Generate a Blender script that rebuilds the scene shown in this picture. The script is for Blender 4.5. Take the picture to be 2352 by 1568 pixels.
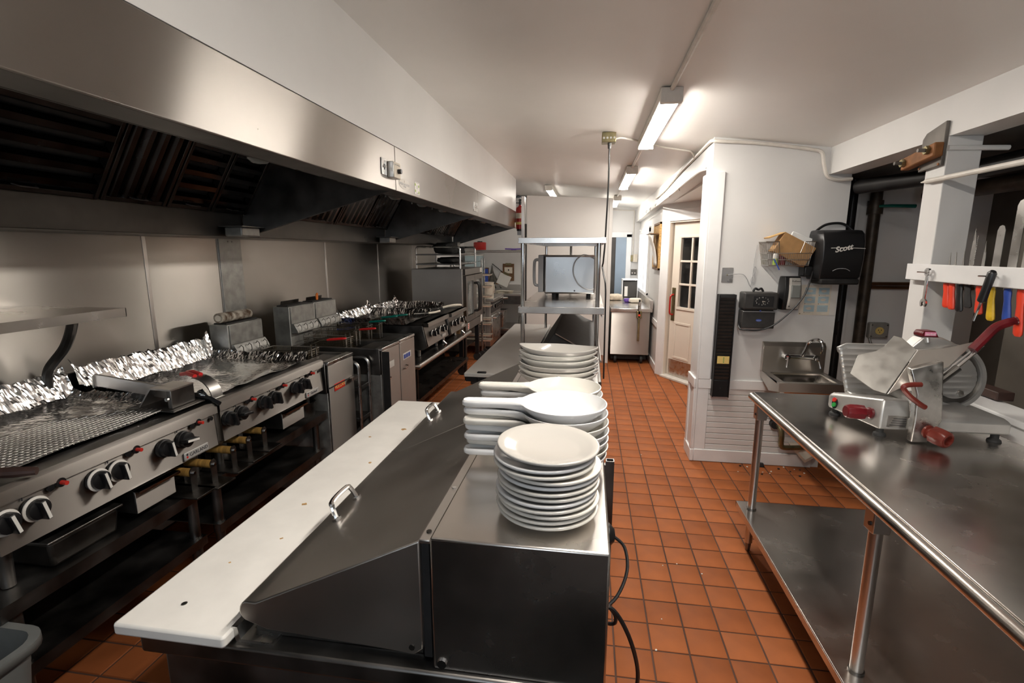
import bpy, bmesh, math, random
from mathutils import Vector, Matrix, noise
random.seed(7)
for o in list(bpy.data.objects): bpy.data.objects.remove(o)
S = bpy.context.scene
C = S.collection
PI = math.pi
# ------------------------------------------------------------------ camera, world, exposure
cd = bpy.data.cameras.new('camera'); cam = bpy.data.objects.new('camera', cd); C.objects.link(cam)
cd.sensor_width = 36.0; cd.lens = 1134.4 / 2352 * 36.0; cd.clip_start = 0.02
cam.location = (0, 0, 1.653)
cam.rotation_euler = (PI / 2 - 0.1804, 0, 0.1534)
S.camera = cam
w = bpy.data.worlds.new('world'); S.world = w; w.use_nodes = True
bg = w.node_tree.nodes['Background']; bg.inputs[0].default_value = (0.95, 0.97, 1.0, 1); bg.inputs[1].default_value = 0.03
S.view_settings.view_transform = 'Standard'; S.view_settings.look = 'None'
S.view_settings.exposure = 0.46; S.view_settings.gamma = 1.0; S.view_settings.use_curve_mapping = False
LAMP = 66.0
def ceil_z(x): return 2.565 - 0.12 * x

# ------------------------------------------------------------------ materials
M = {}
def mat(key, col, rough=0.5, metal=0.0, var=0.0, vscale=6.0, bump=0.0, bscale=60.0, stretch=(1, 1, 1), rvar=0.0,
        col2=None, coat=0.0, emit=None, trans=0.0, spec=None, alpha=1.0, aniso=0.0, tangent=None):
    m = bpy.data.materials.new(key); m.use_nodes = True
    nt = m.node_tree; n = nt.nodes; l = nt.links; b = n['Principled BSDF']
    b.inputs['Base Color'].default_value = (*col, 1); b.inputs['Roughness'].default_value = rough
    b.inputs['Metallic'].default_value = metal
    if coat: b.inputs['Coat Weight'].default_value = coat
    if trans: b.inputs['Transmission Weight'].default_value = trans
    if spec is not None: b.inputs['Specular IOR Level'].default_value = spec
    if emit: b.inputs['Emission Color'].default_value = (*emit[0], 1); b.inputs['Emission Strength'].default_value = emit[1]
    if aniso:
        b.inputs['Anisotropic'].default_value = aniso
        cx_ = n.new('ShaderNodeCombineXYZ')
        for i_ in range(3): cx_.inputs[i_].default_value = tangent[i_]
        l.new(cx_.outputs[0], b.inputs['Tangent'])
    if alpha < 1: b.inputs['Alpha'].default_value = alpha
    tc = n.new('ShaderNodeTexCoord')
    if var or rvar or col2:
        mp = n.new('ShaderNodeMapping'); mp.inputs['Scale'].default_value = stretch; l.new(tc.outputs['Object'], mp.inputs[0])
        no = n.new('ShaderNodeTexNoise'); no.inputs['Scale'].default_value = vscale; no.inputs['Detail'].default_value = 6
        l.new(mp.outputs[0], no.inputs['Vector'])
        if var or col2:
            mx = n.new('ShaderNodeMix'); mx.data_type = 'RGBA'
            a = col2 if col2 else tuple(c * (1 - var) for c in col); bb = col if col2 else tuple(min(1, c * (1 + var)) for c in col)
            rp = n.new('ShaderNodeMapRange'); rp.inputs['From Min'].default_value = .35; rp.inputs['From Max'].default_value = .65
            l.new(no.outputs['Fac'], rp.inputs[0])
            mx.inputs['A'].default_value = (*a, 1); mx.inputs['B'].default_value = (*bb, 1)
            l.new(rp.outputs[0], mx.inputs['Factor']); l.new(mx.outputs['Result'], b.inputs['Base Color'])
        if rvar:
            mr = n.new('ShaderNodeMapRange'); mr.inputs['From Min'].default_value = .3; mr.inputs['From Max'].default_value = .7
            mr.inputs['To Min'].default_value = max(.02, rough - rvar); mr.inputs['To Max'].default_value = min(1, rough + rvar)
            l.new(no.outputs['Fac'], mr.inputs[0]); l.new(mr.outputs[0], b.inputs['Roughness'])
    if bump:
        mp2 = n.new('ShaderNodeMapping'); mp2.inputs['Scale'].default_value = stretch; l.new(tc.outputs['Object'], mp2.inputs[0])
        n2 = n.new('ShaderNodeTexNoise'); n2.inputs['Scale'].default_value = bscale; n2.inputs['Detail'].default_value = 4
        l.new(mp2.outputs[0], n2.inputs['Vector'])
        bp = n.new('ShaderNodeBump'); bp.inputs['Strength'].default_value = bump; bp.inputs['Distance'].default_value = 0.01
        l.new(n2.outputs['Fac'], bp.inputs['Height']); l.new(bp.outputs[0], b.inputs['Normal'])
    M[key] = m
    return m
ST = (0.62, 0.59, 0.56)
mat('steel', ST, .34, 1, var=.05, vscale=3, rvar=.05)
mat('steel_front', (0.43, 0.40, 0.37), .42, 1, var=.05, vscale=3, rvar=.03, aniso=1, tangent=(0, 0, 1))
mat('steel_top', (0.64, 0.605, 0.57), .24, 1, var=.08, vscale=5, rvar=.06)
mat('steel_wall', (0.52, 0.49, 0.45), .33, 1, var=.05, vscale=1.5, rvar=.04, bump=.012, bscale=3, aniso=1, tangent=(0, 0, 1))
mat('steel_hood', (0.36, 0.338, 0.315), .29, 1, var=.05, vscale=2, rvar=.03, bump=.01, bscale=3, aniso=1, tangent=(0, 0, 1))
mat('trough', (0.07, 0.063, 0.056), .34, 1, var=.3, vscale=3, rvar=.08)
mat('cast_alu', (0.56, 0.55, 0.53), .42, .75, var=.05, vscale=12, rvar=.06)
mat('dull_alu', (0.36, 0.345, 0.32), .40, .9, var=.08, vscale=20, rvar=.08)
mat('steel_dark', (0.20, 0.19, 0.18), .38, 1, var=.2, vscale=8, rvar=.1)
mat('steel_black', (0.06, 0.055, 0.05), .36, .9, var=.3, vscale=9, rvar=.12)
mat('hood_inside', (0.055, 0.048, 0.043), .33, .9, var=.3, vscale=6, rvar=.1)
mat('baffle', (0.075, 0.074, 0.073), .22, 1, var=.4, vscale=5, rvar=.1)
mat('galv', (0.34, 0.335, 0.315), .45, .7, var=.18, vscale=18, rvar=.1)
mat('chrome', (0.72, 0.72, 0.72), .1, 1)
mat('alu', (0.62, 0.61, 0.59), .3, 1, var=.08, vscale=12, rvar=.08)
mat('alu_worn', (0.58, 0.56, 0.53), .34, 1, var=.12, vscale=30, rvar=.12, bump=.04, bscale=60)
mat('foil', (0.90, 0.90, 0.90), .15, 1, rvar=.04, vscale=12)
mat('oven_side', (0.36, 0.345, 0.33), .48, .8, var=.05, vscale=3)
mat('badge_silver', (0.55, 0.54, 0.52), .4, .3)
mat('soap_grey', (0.42, 0.40, 0.37), .45)
mat('dark_wood', (0.055, 0.028, 0.022), .5, var=.2, vscale=20)
mat('steel_sink', (0.62, 0.59, 0.55), .40, 1, var=.05, vscale=4, aniso=.9, tangent=(0, 0, 1))
mat('foil_grate', (0.80, 0.79, 0.77), .2, 1)
mat('oven_steel', (0.46, 0.455, 0.45), .3, 1, var=.06, vscale=4, rvar=.06, bump=.04, bscale=5)
mat('white_paint', (0.74, 0.73, 0.715), .42, var=.025, vscale=2.5, bump=.02, bscale=120)
mat('white_ceiling', (0.88, 0.86, 0.83), .36, var=.02, vscale=1.5, bump=.03, bscale=6)
mat('white_trim', (0.83, 0.825, 0.82), .32, var=.03, vscale=6)
mat('cooler', (0.66, 0.645, 0.62), .38, var=.02, vscale=2)
mat('alcove_paint', (0.84, 0.825, 0.81), .5, var=.03, vscale=2)
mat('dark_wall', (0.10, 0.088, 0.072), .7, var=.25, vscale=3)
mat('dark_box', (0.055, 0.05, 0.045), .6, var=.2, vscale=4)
mat('black_pipe', (0.012, 0.011, 0.011), .38, var=.4, vscale=10)
mat('brown_pipe', (0.07, 0.05, 0.035), .45, .3, var=.4, vscale=12)
mat('copper', (0.25, 0.13, 0.07), .4, .9, var=.2)
mat('tile', (0.33, 0.100, 0.031), .62, spec=.18, var=.16, vscale=4, bump=.04, bscale=80, rvar=.08)
mat('tile_b', (0.30, 0.090, 0.028), .62, spec=.18, var=.18, vscale=5, bump=.04, bscale=80, rvar=.08)
mat('tile_c', (0.36, 0.112, 0.036), .62, spec=.18, var=.15, vscale=5, bump=.04, bscale=80, rvar=.08)
mat('grout', (0.085, 0.04, 0.026), .85, var=.3, vscale=3)
mat('poly', (0.90, 0.87, 0.82), .42, var=.05, vscale=7, bump=.02, bscale=90)
mat('poly_grey', (0.55, 0.53, 0.50), .4, var=.04, vscale=7)
mat('stain', (0.50, 0.30, 0.12), .6, var=.3, vscale=60)
mat('china', (0.72, 0.69, 0.63), .12, coat=.3)
mat('china_white', (0.76, 0.755, 0.75), .12, coat=.3)
mat('china_cream', (0.50, 0.475, 0.44), .14, coat=.3)
mat('black_plastic', (0.012, 0.012, 0.013), .34)
mat('black_matte', (0.015, 0.014, 0.014), .65, var=.3, vscale=20)
mat('clock_grey', (0.035, 0.033, 0.031), .48, var=.15, vscale=30)
mat('rubber', (0.02, 0.02, 0.02), .7)
mat('added_mat_black', (0.008, 0.008, 0.008), .9, spec=.05)  # near-black of the unseen mat added for a dark reflection
mat('red_plastic', (0.62, 0.02, 0.02), .3)
mat('red_led', (0.55, 0.03, 0.02), .3)
mat('maroon', (0.13, 0.008, 0.012), .28, var=.2, vscale=15)
mat('maroon_brown', (0.15, 0.022, 0.014), .35, var=.15, vscale=15)
mat('red_orange', (0.78, 0.055, 0.02), .4)
mat('yellow', (0.70, 0.45, 0.02), .45, var=.1, vscale=50)
mat('blue', (0.03, 0.08, 0.40), .45)
mat('teal', (0.0, 0.13, 0.10), .35)
mat('orange', (0.85, 0.22, 0.03), .4)
mat('green', (0.03, 0.30, 0.06), .35)
mat('purple', (0.12, 0.05, 0.35), .4)
mat('wood', (0.36, 0.20, 0.05), .5, var=.3, vscale=12, stretch=(8, 1, 1))
mat('cardboard', (0.42, 0.235, 0.095), .75, var=.08, vscale=20)
mat('cardboard_light', (0.62, 0.38, 0.15), .75, var=.08, vscale=20)
mat('clipboard', (0.17, 0.085, 0.035), .6, var=.25, vscale=25)
mat('cork', (0.50, 0.30, 0.11), .8, var=.3, vscale=60)
mat('paper', (0.80, 0.77, 0.72), .7)
mat('paper_cream', (0.78, 0.71, 0.60), .7, var=.05, vscale=20)
mat('note_yellow', (0.80, 0.60, 0.20), .7)
mat('ink', (0.03, 0.03, 0.035), .6)
mat('ink_blue', (0.05, 0.10, 0.45), .5)
mat('pale_blue', (0.45, 0.58, 0.62), .7)
mat('pale_grey', (0.42, 0.42, 0.43), .6)
mat('skin_print', (0.70, 0.62, 0.52), .7)
mat('badge_red', (0.60, 0.03, 0.02), .35)
mat('badge_pink', (0.85, 0.30, 0.48), .35)
mat('green_print', (0.35, 0.50, 0.08), .6)
mat('door_paint', (0.76, 0.68, 0.585), .4, var=.02, vscale=3)
mat('blue_door', (0.27, 0.34, 0.42), .5, var=.05, vscale=3)
mat('glass_dark', (0.012, 0.012, 0.012), .08, var=.6, vscale=9, coat=.4)
mat('glass_oven', (0.20, 0.21, 0.20), .06, coat=.5, var=.2, vscale=5)
mat('window_glow', (0.8, 0.85, 0.9), .2, emit=((0.95, 0.97, 1.0), 1.0))
mat('daylight', (0.8, 0.85, 0.9), .2, emit=((0.78, 0.89, 1.0), 3.6))
mat('lamp', (1, 1, 1), .4, emit=((1.0, 0.935, 0.845), LAMP))
mat('lamp_dim', (1, 1, 1), .4, emit=((1.0, 0.935, 0.845), LAMP * .38))
mat('outlet_grey', (0.36, 0.35, 0.32), .5, .2, var=.1, vscale=20)
mat('oil', (0.02, 0.014, 0.008), .08, coat=.3)
mat('fabric_black', (0.008, 0.008, 0.008), .85, bump=.3, bscale=40)
mat('apron', (0.12, 0.11, 0.095), .85, var=.2, vscale=15)
mat('cloth', (0.62, 0.52, 0.40), .85, var=.15, vscale=20, bump=.4, bscale=60)
mat('bin_grey', (0.17, 0.175, 0.17), .5, var=.1, vscale=8)
mat('rust', (0.10, 0.06, 0.035), .9, col2=(.55, .50, .42), vscale=25, bump=.6, bscale=60)
mat('ext_red', (0.42, 0.02, 0.015), .28)
mat('brass', (0.26, 0.22, 0.12), .35, .9, var=.2, vscale=20)
mat('bracket_rust', (0.22, 0.09, 0.03), .6, .3, var=.3, vscale=10)
mat('plate_grey', (0.16, 0.145, 0.13), .55, .5, var=.25, vscale=6)
mat('conduit', (0.72, 0.68, 0.62), .4, var=.06, vscale=20)
mat('clear_plastic', (0.75, 0.76, 0.75), .25, var=.1, vscale=12)
mat('wire', (0.50, 0.48, 0.45), .3, 1)
mat('wire_dark', (0.17, 0.14, 0.10), .35, 1, var=.3, vscale=30)
mat('debris', (0.30, 0.25, 0.20), .9, var=.5, vscale=40)
mat('crumb', (0.75, 0.72, 0.66), .8)

# ------------------------------------------------------------------ mesh helpers
class MB:
    def __init__(s): s.v = []; s.f = []
    def add(s, vs, fs):
        o = len(s.v); s.v += [tuple(p) for p in vs]; s.f += [tuple(i + o for i in f) for f in fs]; return s
    def box(s, x0, x1, y0, y1, z0, z1):
        return s.hexa([(x0, y0, z0), (x1, y0, z0), (x1, y1, z0), (x0, y1, z0), (x0, y0, z1), (x1, y0, z1), (x1, y1, z1), (x0, y1, z1)])
    def hexa(s, p):
        return s.add(p, [(0, 3, 2, 1), (4, 5, 6, 7), (0, 1, 5, 4), (1, 2, 6, 5), (2, 3, 7, 6), (3, 0, 4, 7)])
    def obox(s, c, size, rot):
        R = rot.to_3x3() if hasattr(rot, 'to_3x3') else rot
        h = [x / 2 for x in size]; c = Vector(c)
        q = [(-1, -1, -1), (1, -1, -1), (1, 1, -1), (-1, 1, -1), (-1, -1, 1), (1, -1, 1), (1, 1, 1), (-1, 1, 1)]
        return s.hexa([c + R @ Vector((a * h[0], b * h[1], d * h[2])) for a, b, d in q])
    def cyl(s, p0, p1, r0, r1=None, n=14, cap=True):
        r1 = r0 if r1 is None else r1
        p0 = Vector(p0); p1 = Vector(p1); d = (p1 - p0).normalized()
        a = d.orthogonal().normalized(); b = d.cross(a)
        vs = []
        for p, r in ((p0, r0), (p1, r1)):
            vs += [p + (a * math.cos(2 * PI * i / n) + b * math.sin(2 * PI * i / n)) * r for i in range(n)]
        fs = [(i, (i + 1) % n, n + (i + 1) % n, n + i) for i in range(n)]
        if cap: fs += [tuple(range(n - 1, -1, -1)), tuple(range(n, 2 * n))]
        return s.add(vs, fs)
    def tube(s, pts, r, n=8, cap=True):
        P = [Vector(p) for p in pts]; k = len(P)
        if not hasattr(r, '__len__'): r = [r] * k
        T = []
        for i in range(k):
            d = P[min(i + 1, k - 1)] - P[max(i - 1, 0)]
            T.append(d.normalized())
        a = T[0].orthogonal().normalized(); vs = []
        for i in range(k):
            if i:
                a = a - T[i] * a.dot(T[i])
                a = a.normalized() if a.length > 1e-6 else T[i].orthogonal().normalized()
            b = T[i].cross(a)
            vs += [P[i] + (a * math.cos(2 * PI * j / n) + b * math.sin(2 * PI * j / n)) * r[i] for j in range(n)]
        fs = [(i * n + j, i * n + (j + 1) % n, (i + 1) * n + (j + 1) % n, (i + 1) * n + j) for i in range(k - 1) for j in range(n)]
        if cap: fs += [tuple(range(n - 1, -1, -1)), tuple(range((k - 1) * n, k * n))]
        return s.add(vs, fs)
    def prism(s, poly, axis, a, b):
        def pt(u, v, t): return {'x': (t, u, v), 'y': (u, t, v), 'z': (u, v, t)}[axis]
        n = len(poly)
        vs = [pt(u, v, a) for u, v in poly] + [pt(u, v, b) for u, v in poly]
        fs = [tuple(range(n)), tuple(range(2 * n - 1, n - 1, -1))] + [(i, (i + 1) % n, n + (i + 1) % n, n + i) for i in range(n)]
        return s.add(vs, fs)
    def lathe(s, prof, c=(0, 0, 0), n=32, axis='z', sx=1, sy=1, cap=True):
        vs = []
        for r, z in prof:
            for j in range(n):
                u = r * math.cos(2 * PI * j / n) * sx; v = r * math.sin(2 * PI * j / n) * sy
                p = {'z': (u, v, z), 'x': (z, u, v), 'y': (u, z, v)}[axis]
                vs.append((p[0] + c[0], p[1] + c[1], p[2] + c[2]))
        k = len(prof)
        fs = [(i * n + j, i * n + (j + 1) % n, (i + 1) * n + (j + 1) % n, (i + 1) * n + j) for i in range(k - 1) for j in range(n)]
        if cap and prof[0][0] > 1e-6: fs.append(tuple(range(n - 1, -1, -1)))
        if cap and prof[-1][0] > 1e-6: fs.append(tuple(range((k - 1) * n, k * n)))
        return s.add(vs, fs)
    def loft(s, rings, cap=True):
        n = len(rings[0]); k = len(rings)
        vs = [p for r in rings for p in r]
        fs = [(i * n + j, i * n + (j + 1) % n, (i + 1) * n + (j + 1) % n, (i + 1) * n + j) for i in range(k - 1) for j in range(n)]
        if cap: fs += [tuple(range(n - 1, -1, -1)), tuple(range((k - 1) * n, k * n))]
        return s.add(vs, fs)
    def grid(s, fn, nu, nv):
        vs = [fn(i / nu, j / nv) for j in range(nv + 1) for i in range(nu + 1)]
        fs = [(j * (nu + 1) + i, j * (nu + 1) + i + 1, (j + 1) * (nu + 1) + i + 1, (j + 1) * (nu + 1) + i) for j in range(nv) for i in range(nu)]
        return s.add(vs, fs)
    def build(s, name, m, parent=None, bevel=0, smooth=35, solid=0, seg=2):
        me = bpy.data.meshes.new(name)
        bm = bmesh.new()
        bv = [bm.verts.new(p) for p in s.v]
        for f in s.f:
            if len(set(f)) < 3: continue
            try: bm.faces.new([bv[i] for i in f])
            except ValueError: pass
        bmesh.ops.remove_doubles(bm, verts=bm.verts, dist=1e-6)
        bmesh.ops.recalc_face_normals(bm, faces=bm.faces)
        bm.to_mesh(me); bm.free()
        me.materials.append(M[m] if isinstance(m, str) else m)
        if smooth:
            me.polygons.foreach_set('use_smooth', [True] * len(me.polygons))
            me.set_sharp_from_angle(angle=math.radians(smooth))
        o = bpy.data.objects.new(name, me); C.objects.link(o)
        if solid:
            md = o.modifiers.new('solid', 'SOLIDIFY'); md.thickness = solid; md.offset = 0
        if bevel:
            md = o.modifiers.new('bevel', 'BEVEL'); md.width = bevel; md.segments = seg; md.limit_method = 'ANGLE'; md.angle_limit = math.radians(40)
        if parent is not None:
            o.parent = parent
            if parent.name in WORLD: o.location = -Vector(WORLD[parent.name])
        return o
WORLD = {}
def tag(o, label, cat, group=None, kind=None):
    if label: o['label'] = label
    if cat: o['category'] = cat
    if group: o['group'] = group
    if kind: o['kind'] = kind
    return o
def thing(name, label, cat, loc=(0, 0, 0), group=None, rotz=0, local=False):
    """an Empty at the base; parts are given in world coordinates unless local"""
    o = bpy.data.objects.new(name, None); C.objects.link(o); o.empty_display_size = .05
    o.location = loc; o.rotation_euler = (0, 0, rotz)
    if not local: WORLD[o.name] = tuple(loc)
    return tag(o, label, cat, group)
def struct(name, mb, m, bevel=0, label=None):
    o = mb.build(name, m, None, bevel); o['kind'] = 'structure'
    if label: o['label'] = label
    return o
def empty_struct(name, loc=(0, 0, 0), rotz=0, label=None, local=False):
    o = bpy.data.objects.new(name, None); C.objects.link(o); o.location = loc; o.rotation_euler = (0, 0, rotz); o['kind'] = 'structure'
    if not local: WORLD[o.name] = tuple(loc)
    if label: o['label'] = label
    return o
def copy_tree(o, parent=None):
    c = o.copy(); C.objects.link(c); c.parent = parent
    for ch in list(o.children): copy_tree(ch, c)
    return c
def dup(o, loc, rotz=None, label=None, group=None):
    c = copy_tree(o); c.location = loc
    if rotz is not None: c.rotation_euler = (0, 0, rotz)
    if label: c['label'] = label
    if group: c['group'] = group
    return c
def B(x0, x1, y0, y1, z0, z1): return MB().box(x0, x1, y0, y1, z0, z1)
def text(body, size, mtx, m, parent, name='lettering', depth=0.0008, bold=0.0, shear=0.0):
    cu = bpy.data.curves.new('t', 'FONT'); cu.body = body; cu.size = size; cu.extrude = depth; cu.align_x = 'CENTER'; cu.align_y = 'CENTER'
    cu.offset = bold; cu.shear = shear; cu.resolution_u = 3
    to = bpy.data.objects.new('t', cu); C.objects.link(to)
    bpy.context.view_layer.update()
    me = bpy.data.meshes.new_from_object(to.evaluated_get(bpy.context.evaluated_depsgraph_get()))
    bpy.data.objects.remove(to); bpy.data.curves.remove(cu)
    me.name = name; me.materials.clear(); me.materials.append(M[m]); me.transform(mtx)
    o = bpy.data.objects.new(name, me); C.objects.link(o)
    if parent is not None:
        o.parent = parent
        if parent.name in WORLD: o.location = -Vector(WORLD[parent.name])
    return o
def frame(origin, right, up):
    r = Vector(right).normalized(); u = Vector(up).normalized(); nn = r.cross(u)
    return Matrix(((r.x, u.x, nn.x, origin[0]), (r.y, u.y, nn.y, origin[1]), (r.z, u.z, nn.z, origin[2]), (0, 0, 0, 1)))
FX = lambda x, y, z: frame((x, y, z), (0, 1, 0), (0, 0, 1))      # lettering on a face that looks along +X
FY = lambda x, y, z: frame((x, y, z), (1, 0, 0), (0, 0, 1))      # lettering on a face that looks along -Y
def arc(c, r, a0, a1, n, plane='xz'):
    out = []
    for i in range(n + 1):
        a = math.radians(a0 + (a1 - a0) * i / n); u = r * math.cos(a); v = r * math.sin(a)
        out.append({'xz': (c[0] + u, c[1], c[2] + v), 'yz': (c[0], c[1] + u, c[2] + v), 'xy': (c[0] + u, c[1] + v, c[2])}[plane])
    return out
def smoothpath(pts, n=6):
    P = [Vector(p) for p in pts]; out = []
    for i in range(len(P) - 1):
        p0 = P[max(i - 1, 0)]; p1 = P[i]; p2 = P[i + 1]; p3 = P[min(i + 2, len(P) - 1)]
        for k in range(n):
            t = k / n
            out.append(0.5 * ((2 * p1) + (-p0 + p2) * t + (2 * p0 - 5 * p1 + 4 * p2 - p3) * t * t + (-p0 + 3 * p1 - 3 * p2 + p3) * t ** 3))
    out.append(P[-1]); return out

# ------------------------------------------------------------------ ceiling fluorescent lights
def tube_light(x, y0, y1, label, lamp='lamp'):
    zc = ceil_z(x)
    t = thing('fluorescent_light', label, 'ceiling light', (x, (y0 + y1) / 2, zc - .095), 'fluorescent strip lights on the ceiling')
    B(x - .055, x + .055, y0, y1, zc - .057, zc - .004).build('housing', 'conduit', t, .004)
    d = MB(); n = 10; rings = []
    for y in (y0 + .03, y1 - .03):
        rings.append([(x + .05 * math.cos(PI + PI * i / n), y, zc - .058 + .022 * math.sin(PI + PI * i / n)) for i in range(n + 1)])
    d.loft(rings).build('diffuser', lamp, t)
    for y in (y0, y1): B(x - .058, x + .058, y - .012 if y == y0 else y - .03, y + .03 if y == y0 else y + .012, zc - .082, zc - .006).build('end_cap', 'conduit', t, .004)
    return t
XL = .41
tube_light(XL, 0.25, 1.50, 'fluorescent strip light on the ceiling above the sandwich prep counter')
tube_light(XL, 2.92, 4.20, 'fluorescent strip light between the ceiling conduit and hanging cord box')
tube_light(XL, 5.42, 6.80, 'fluorescent strip light on the ceiling before the white corner door')
tube_light(XL, 8.15, 9.40, 'fluorescent strip light at the end of the corridor by the cold room', 'lamp_dim')
tube_light(-.64, 7.75, 9.05, 'short fluorescent light on the ceiling above the cold room by the extinguisher', 'lamp_dim')
# ------------------------------------------------------------------ the setting
TP = .1555; GX = .304; GY = 3.440; TS = .148
floor = struct('floor', B(-2.6, 3.1, -2.6, 10.4, -.06, -.004), 'grout')
hb = TS / 2
def tile_mesh(m):
    mb = MB(); e = .0035
    lo = [(-hb, -hb), (hb, -hb), (hb, hb), (-hb, hb)]; hi = [(-hb + e, -hb + e), (hb - e, -hb + e), (hb - e, hb - e), (-hb + e, hb - e)]
    mb.loft([[(x, y, -.0045) for x, y in lo], [(x, y, -.002) for x, y in lo], [(x, y, 0) for x, y in hi]])
    o = mb.build('tile', m); me = o.data; bpy.data.objects.remove(o); return me
tms = [tile_mesh(k) for k in ('tile', 'tile_b', 'tile_c', 'tile')]
cells = []
for i in range(-18, 18):
    for j in range(-40, 45):
        x = GX + (i + .5) * TP; y = GY + (j + .5) * TP
        if -2.5 < x < 2.95 and -2.5 < y < 10.3: cells.append((x, y))
def seen(c):
    x, y = c; a = 0
    if 0.02 < x < 0.97 and 0.62 < y < 7.3: a = 3
    elif .97 <= x < 1.35 and 2.7 < y < 6.6: a = 2
    elif 1.35 <= x < 1.9 and 2.8 < y < 3.95: a = 2
    elif -1.6 < x < -.75 and .5 < y < 9.3: a = 1.2
    return a / (1 + y)
cells.sort(key=seen, reverse=True)
rest = MB()
for k, (x, y) in enumerate(cells):
    if k < 300:
        o = bpy.data.objects.new('tile', tms[random.randrange(4)]); C.objects.link(o); o.parent = floor
        o.location = (x, y, random.uniform(-.0006, .0004))
    else:
        e = .003; q = [(-hb, -hb), (hb, -hb), (hb, hb), (-hb, hb)]; g = [(-hb + e, -hb + e), (hb - e, -hb + e), (hb - e, hb - e), (-hb + e, hb - e)]
        rest.add([(x + a, y + b, -.0045) for a, b in q] + [(x + a, y + b, 0) for a, b in g], [(4, 5, 6, 7), (0, 1, 5, 4), (1, 2, 6, 5), (2, 3, 7, 6), (3, 0, 4, 7)])
ro = rest.build('tile_field', 'tile', floor); ro['kind'] = 'stuff'
cz = ceil_z
mb = MB().hexa([(-2.6, -2.6, cz(-2.6)), (3.1, -2.6, cz(3.1)), (3.1, 10.4, cz(3.1)), (-2.6, 10.4, cz(-2.6)), (-2.6, -2.6, 3.1), (3.1, -2.6, 3.1), (3.1, 10.4, 3.1), (-2.6, 10.4, 3.1)])
struct('ceiling', mb, 'white_ceiling')
# left wall with sheet steel panels
wl = struct('wall_left', B(-2.6, -2.505, -2.6, 10.3, 0, 2.87), 'white_paint')
seams = [-2.5, -.1, 1.2, 2.5, 3.08, 3.28, 4.47, 5.68, 6.84, 8.0]
for a, b in zip(seams[:-1], seams[1:]):
    if abs(b - a) < .3:
        p = B(-2.505, -2.489, a - .01, b + .01, .05, 2.0).build('corner_post', 'galv', wl, .003)
        for z in (1.72, 1.1, .8):
            for d in (.08, .12): MB().cyl((-2.489, a + d, z), (-2.486, a + d, z), .006, n=8).build('rivet', 'steel_dark', p)
        continue
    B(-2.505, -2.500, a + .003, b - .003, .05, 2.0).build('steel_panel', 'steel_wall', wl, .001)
    if b < 8: B(-2.5005, -2.4965, b - .012, b + .012, .05, 2.0).build('seam_strip', 'steel', wl, .001)
# soffit above the hoods
zs = 2.236
sf = MB().hexa([(-2.5, -2.5, zs), (-1.1, -2.5, zs), (-1.1, 7.5, zs), (-2.5, 7.5, zs), (-2.5, -2.5, cz(-2.5)), (-1.1, -2.5, cz(-1.1)), (-1.1, 7.5, cz(-1.1)), (-2.5, 7.5, cz(-2.5))])
struct('wall_soffit', sf, 'white_paint')
struct('wall_far', B(-2.505, .22, 9.9, 10.0, 0, 2.68), 'white_paint')
struct('wall_end', B(.22, 1.05, 10.0, 10.1, 0, 2.6), 'white_paint')
# cold room
cr = empty_struct('wall_cold_room', (-.3, 7.4, 0))
MB().prism([(-.925, 0), (.30, 0), (.30, 2.395), (-.925, 2.455)], 'y', 7.4, 7.5).build('panel_body', 'cooler', cr, .004)
B(-1.0, -.955, 7.36, 7.5, .02, 2.44).build('corner_trim', 'steel', cr, .003)
B(-.955, -.925, 7.39, 7.49, .02, 2.05).build('gasket', 'black_matte', cr)
B(.262, .312, 7.385, 7.43, .0, 2.39).build('edge_trim', 'cooler', cr, .003)
B(-.93, .3, 7.392, 7.405, 0, .12).build('kick_plate', 'alu', cr)
B(.22, .30, 7.5, 9.98, 0, 2.40).build('side_panel', 'cooler', cr)
# corridor side wall
wc = struct('wall_corridor', B(.95, 1.05, 6.86, 10.0, 0, 2.5), 'white_paint')
B(.935, .951, 6.86, 7.9, .62, .70).build('chair_rail', 'white_trim', wc, .004)
B(.935, .951, 6.86, 7.9, 0, .10).build('base_board', 'white_trim', wc, .004)
# corner wall with the white door, set at an angle
DW = empty_struct('wall_corner', (.93, 6.86, 0), math.radians(-58), local=True)
W = lambda x0, x1, y0, y1, z0, z1: B(x0, x1, y0, y1, z0, z1)
W(0, .17, 0, .1, 0, 2.45).build('wall_pier', 'white_paint', DW)
W(1.05, 1.75, 0, .1, 0, 2.45).build('wall_pier', 'white_paint', DW)
W(.17, 1.05, 0, .1, 2.03, 2.45).build('wall_lintel', 'white_paint', DW)
W(0.02, .17, -.018, 0.0, 0, 2.12).build('casing', 'white_trim', DW, .004)
W(1.05, 1.2, -.018, 0.0, 0, 2.12).build('casing', 'white_trim', DW, .004)
W(.02, 1.2, -.02, 0.0, 2.03, 2.17).build('casing', 'white_trim', DW, .004)
W(.17, 1.05, -.06, .1, 0, .03).build('sill', 'conduit', DW, .006)
W(.155, .172, -.004, .1, .03, 2.03).build('jamb', 'door_paint', DW)
W(.17, 1.05, -.004, .1, 2.012, 2.03).build('jamb', 'door_paint', DW)
D1 = empty_struct('door_1', (.93, 6.86, 0), math.radians(-58), 'cream half-glazed door with nine panes and steel kick plate', local=True)
dx0, dx1, dy = .195, 1.045, .045
mb = MB()
mb.box(dx0, dx1, dy, dy + .04, .035, .95); mb.box(dx0, dx0 + .14, dy, dy + .04, .95, 2.01); mb.box(dx1 - .14, dx1, dy, dy + .04, .95, 2.01)
mb.box(dx0 + .14, dx1 - .14, dy, dy + .04, 1.82, 2.01)
mb.build('door_leaf', 'door_paint', D1)
gx0, gx1, gz0, gz1 = dx0 + .14, dx1 - .14, .95, 1.82
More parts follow.
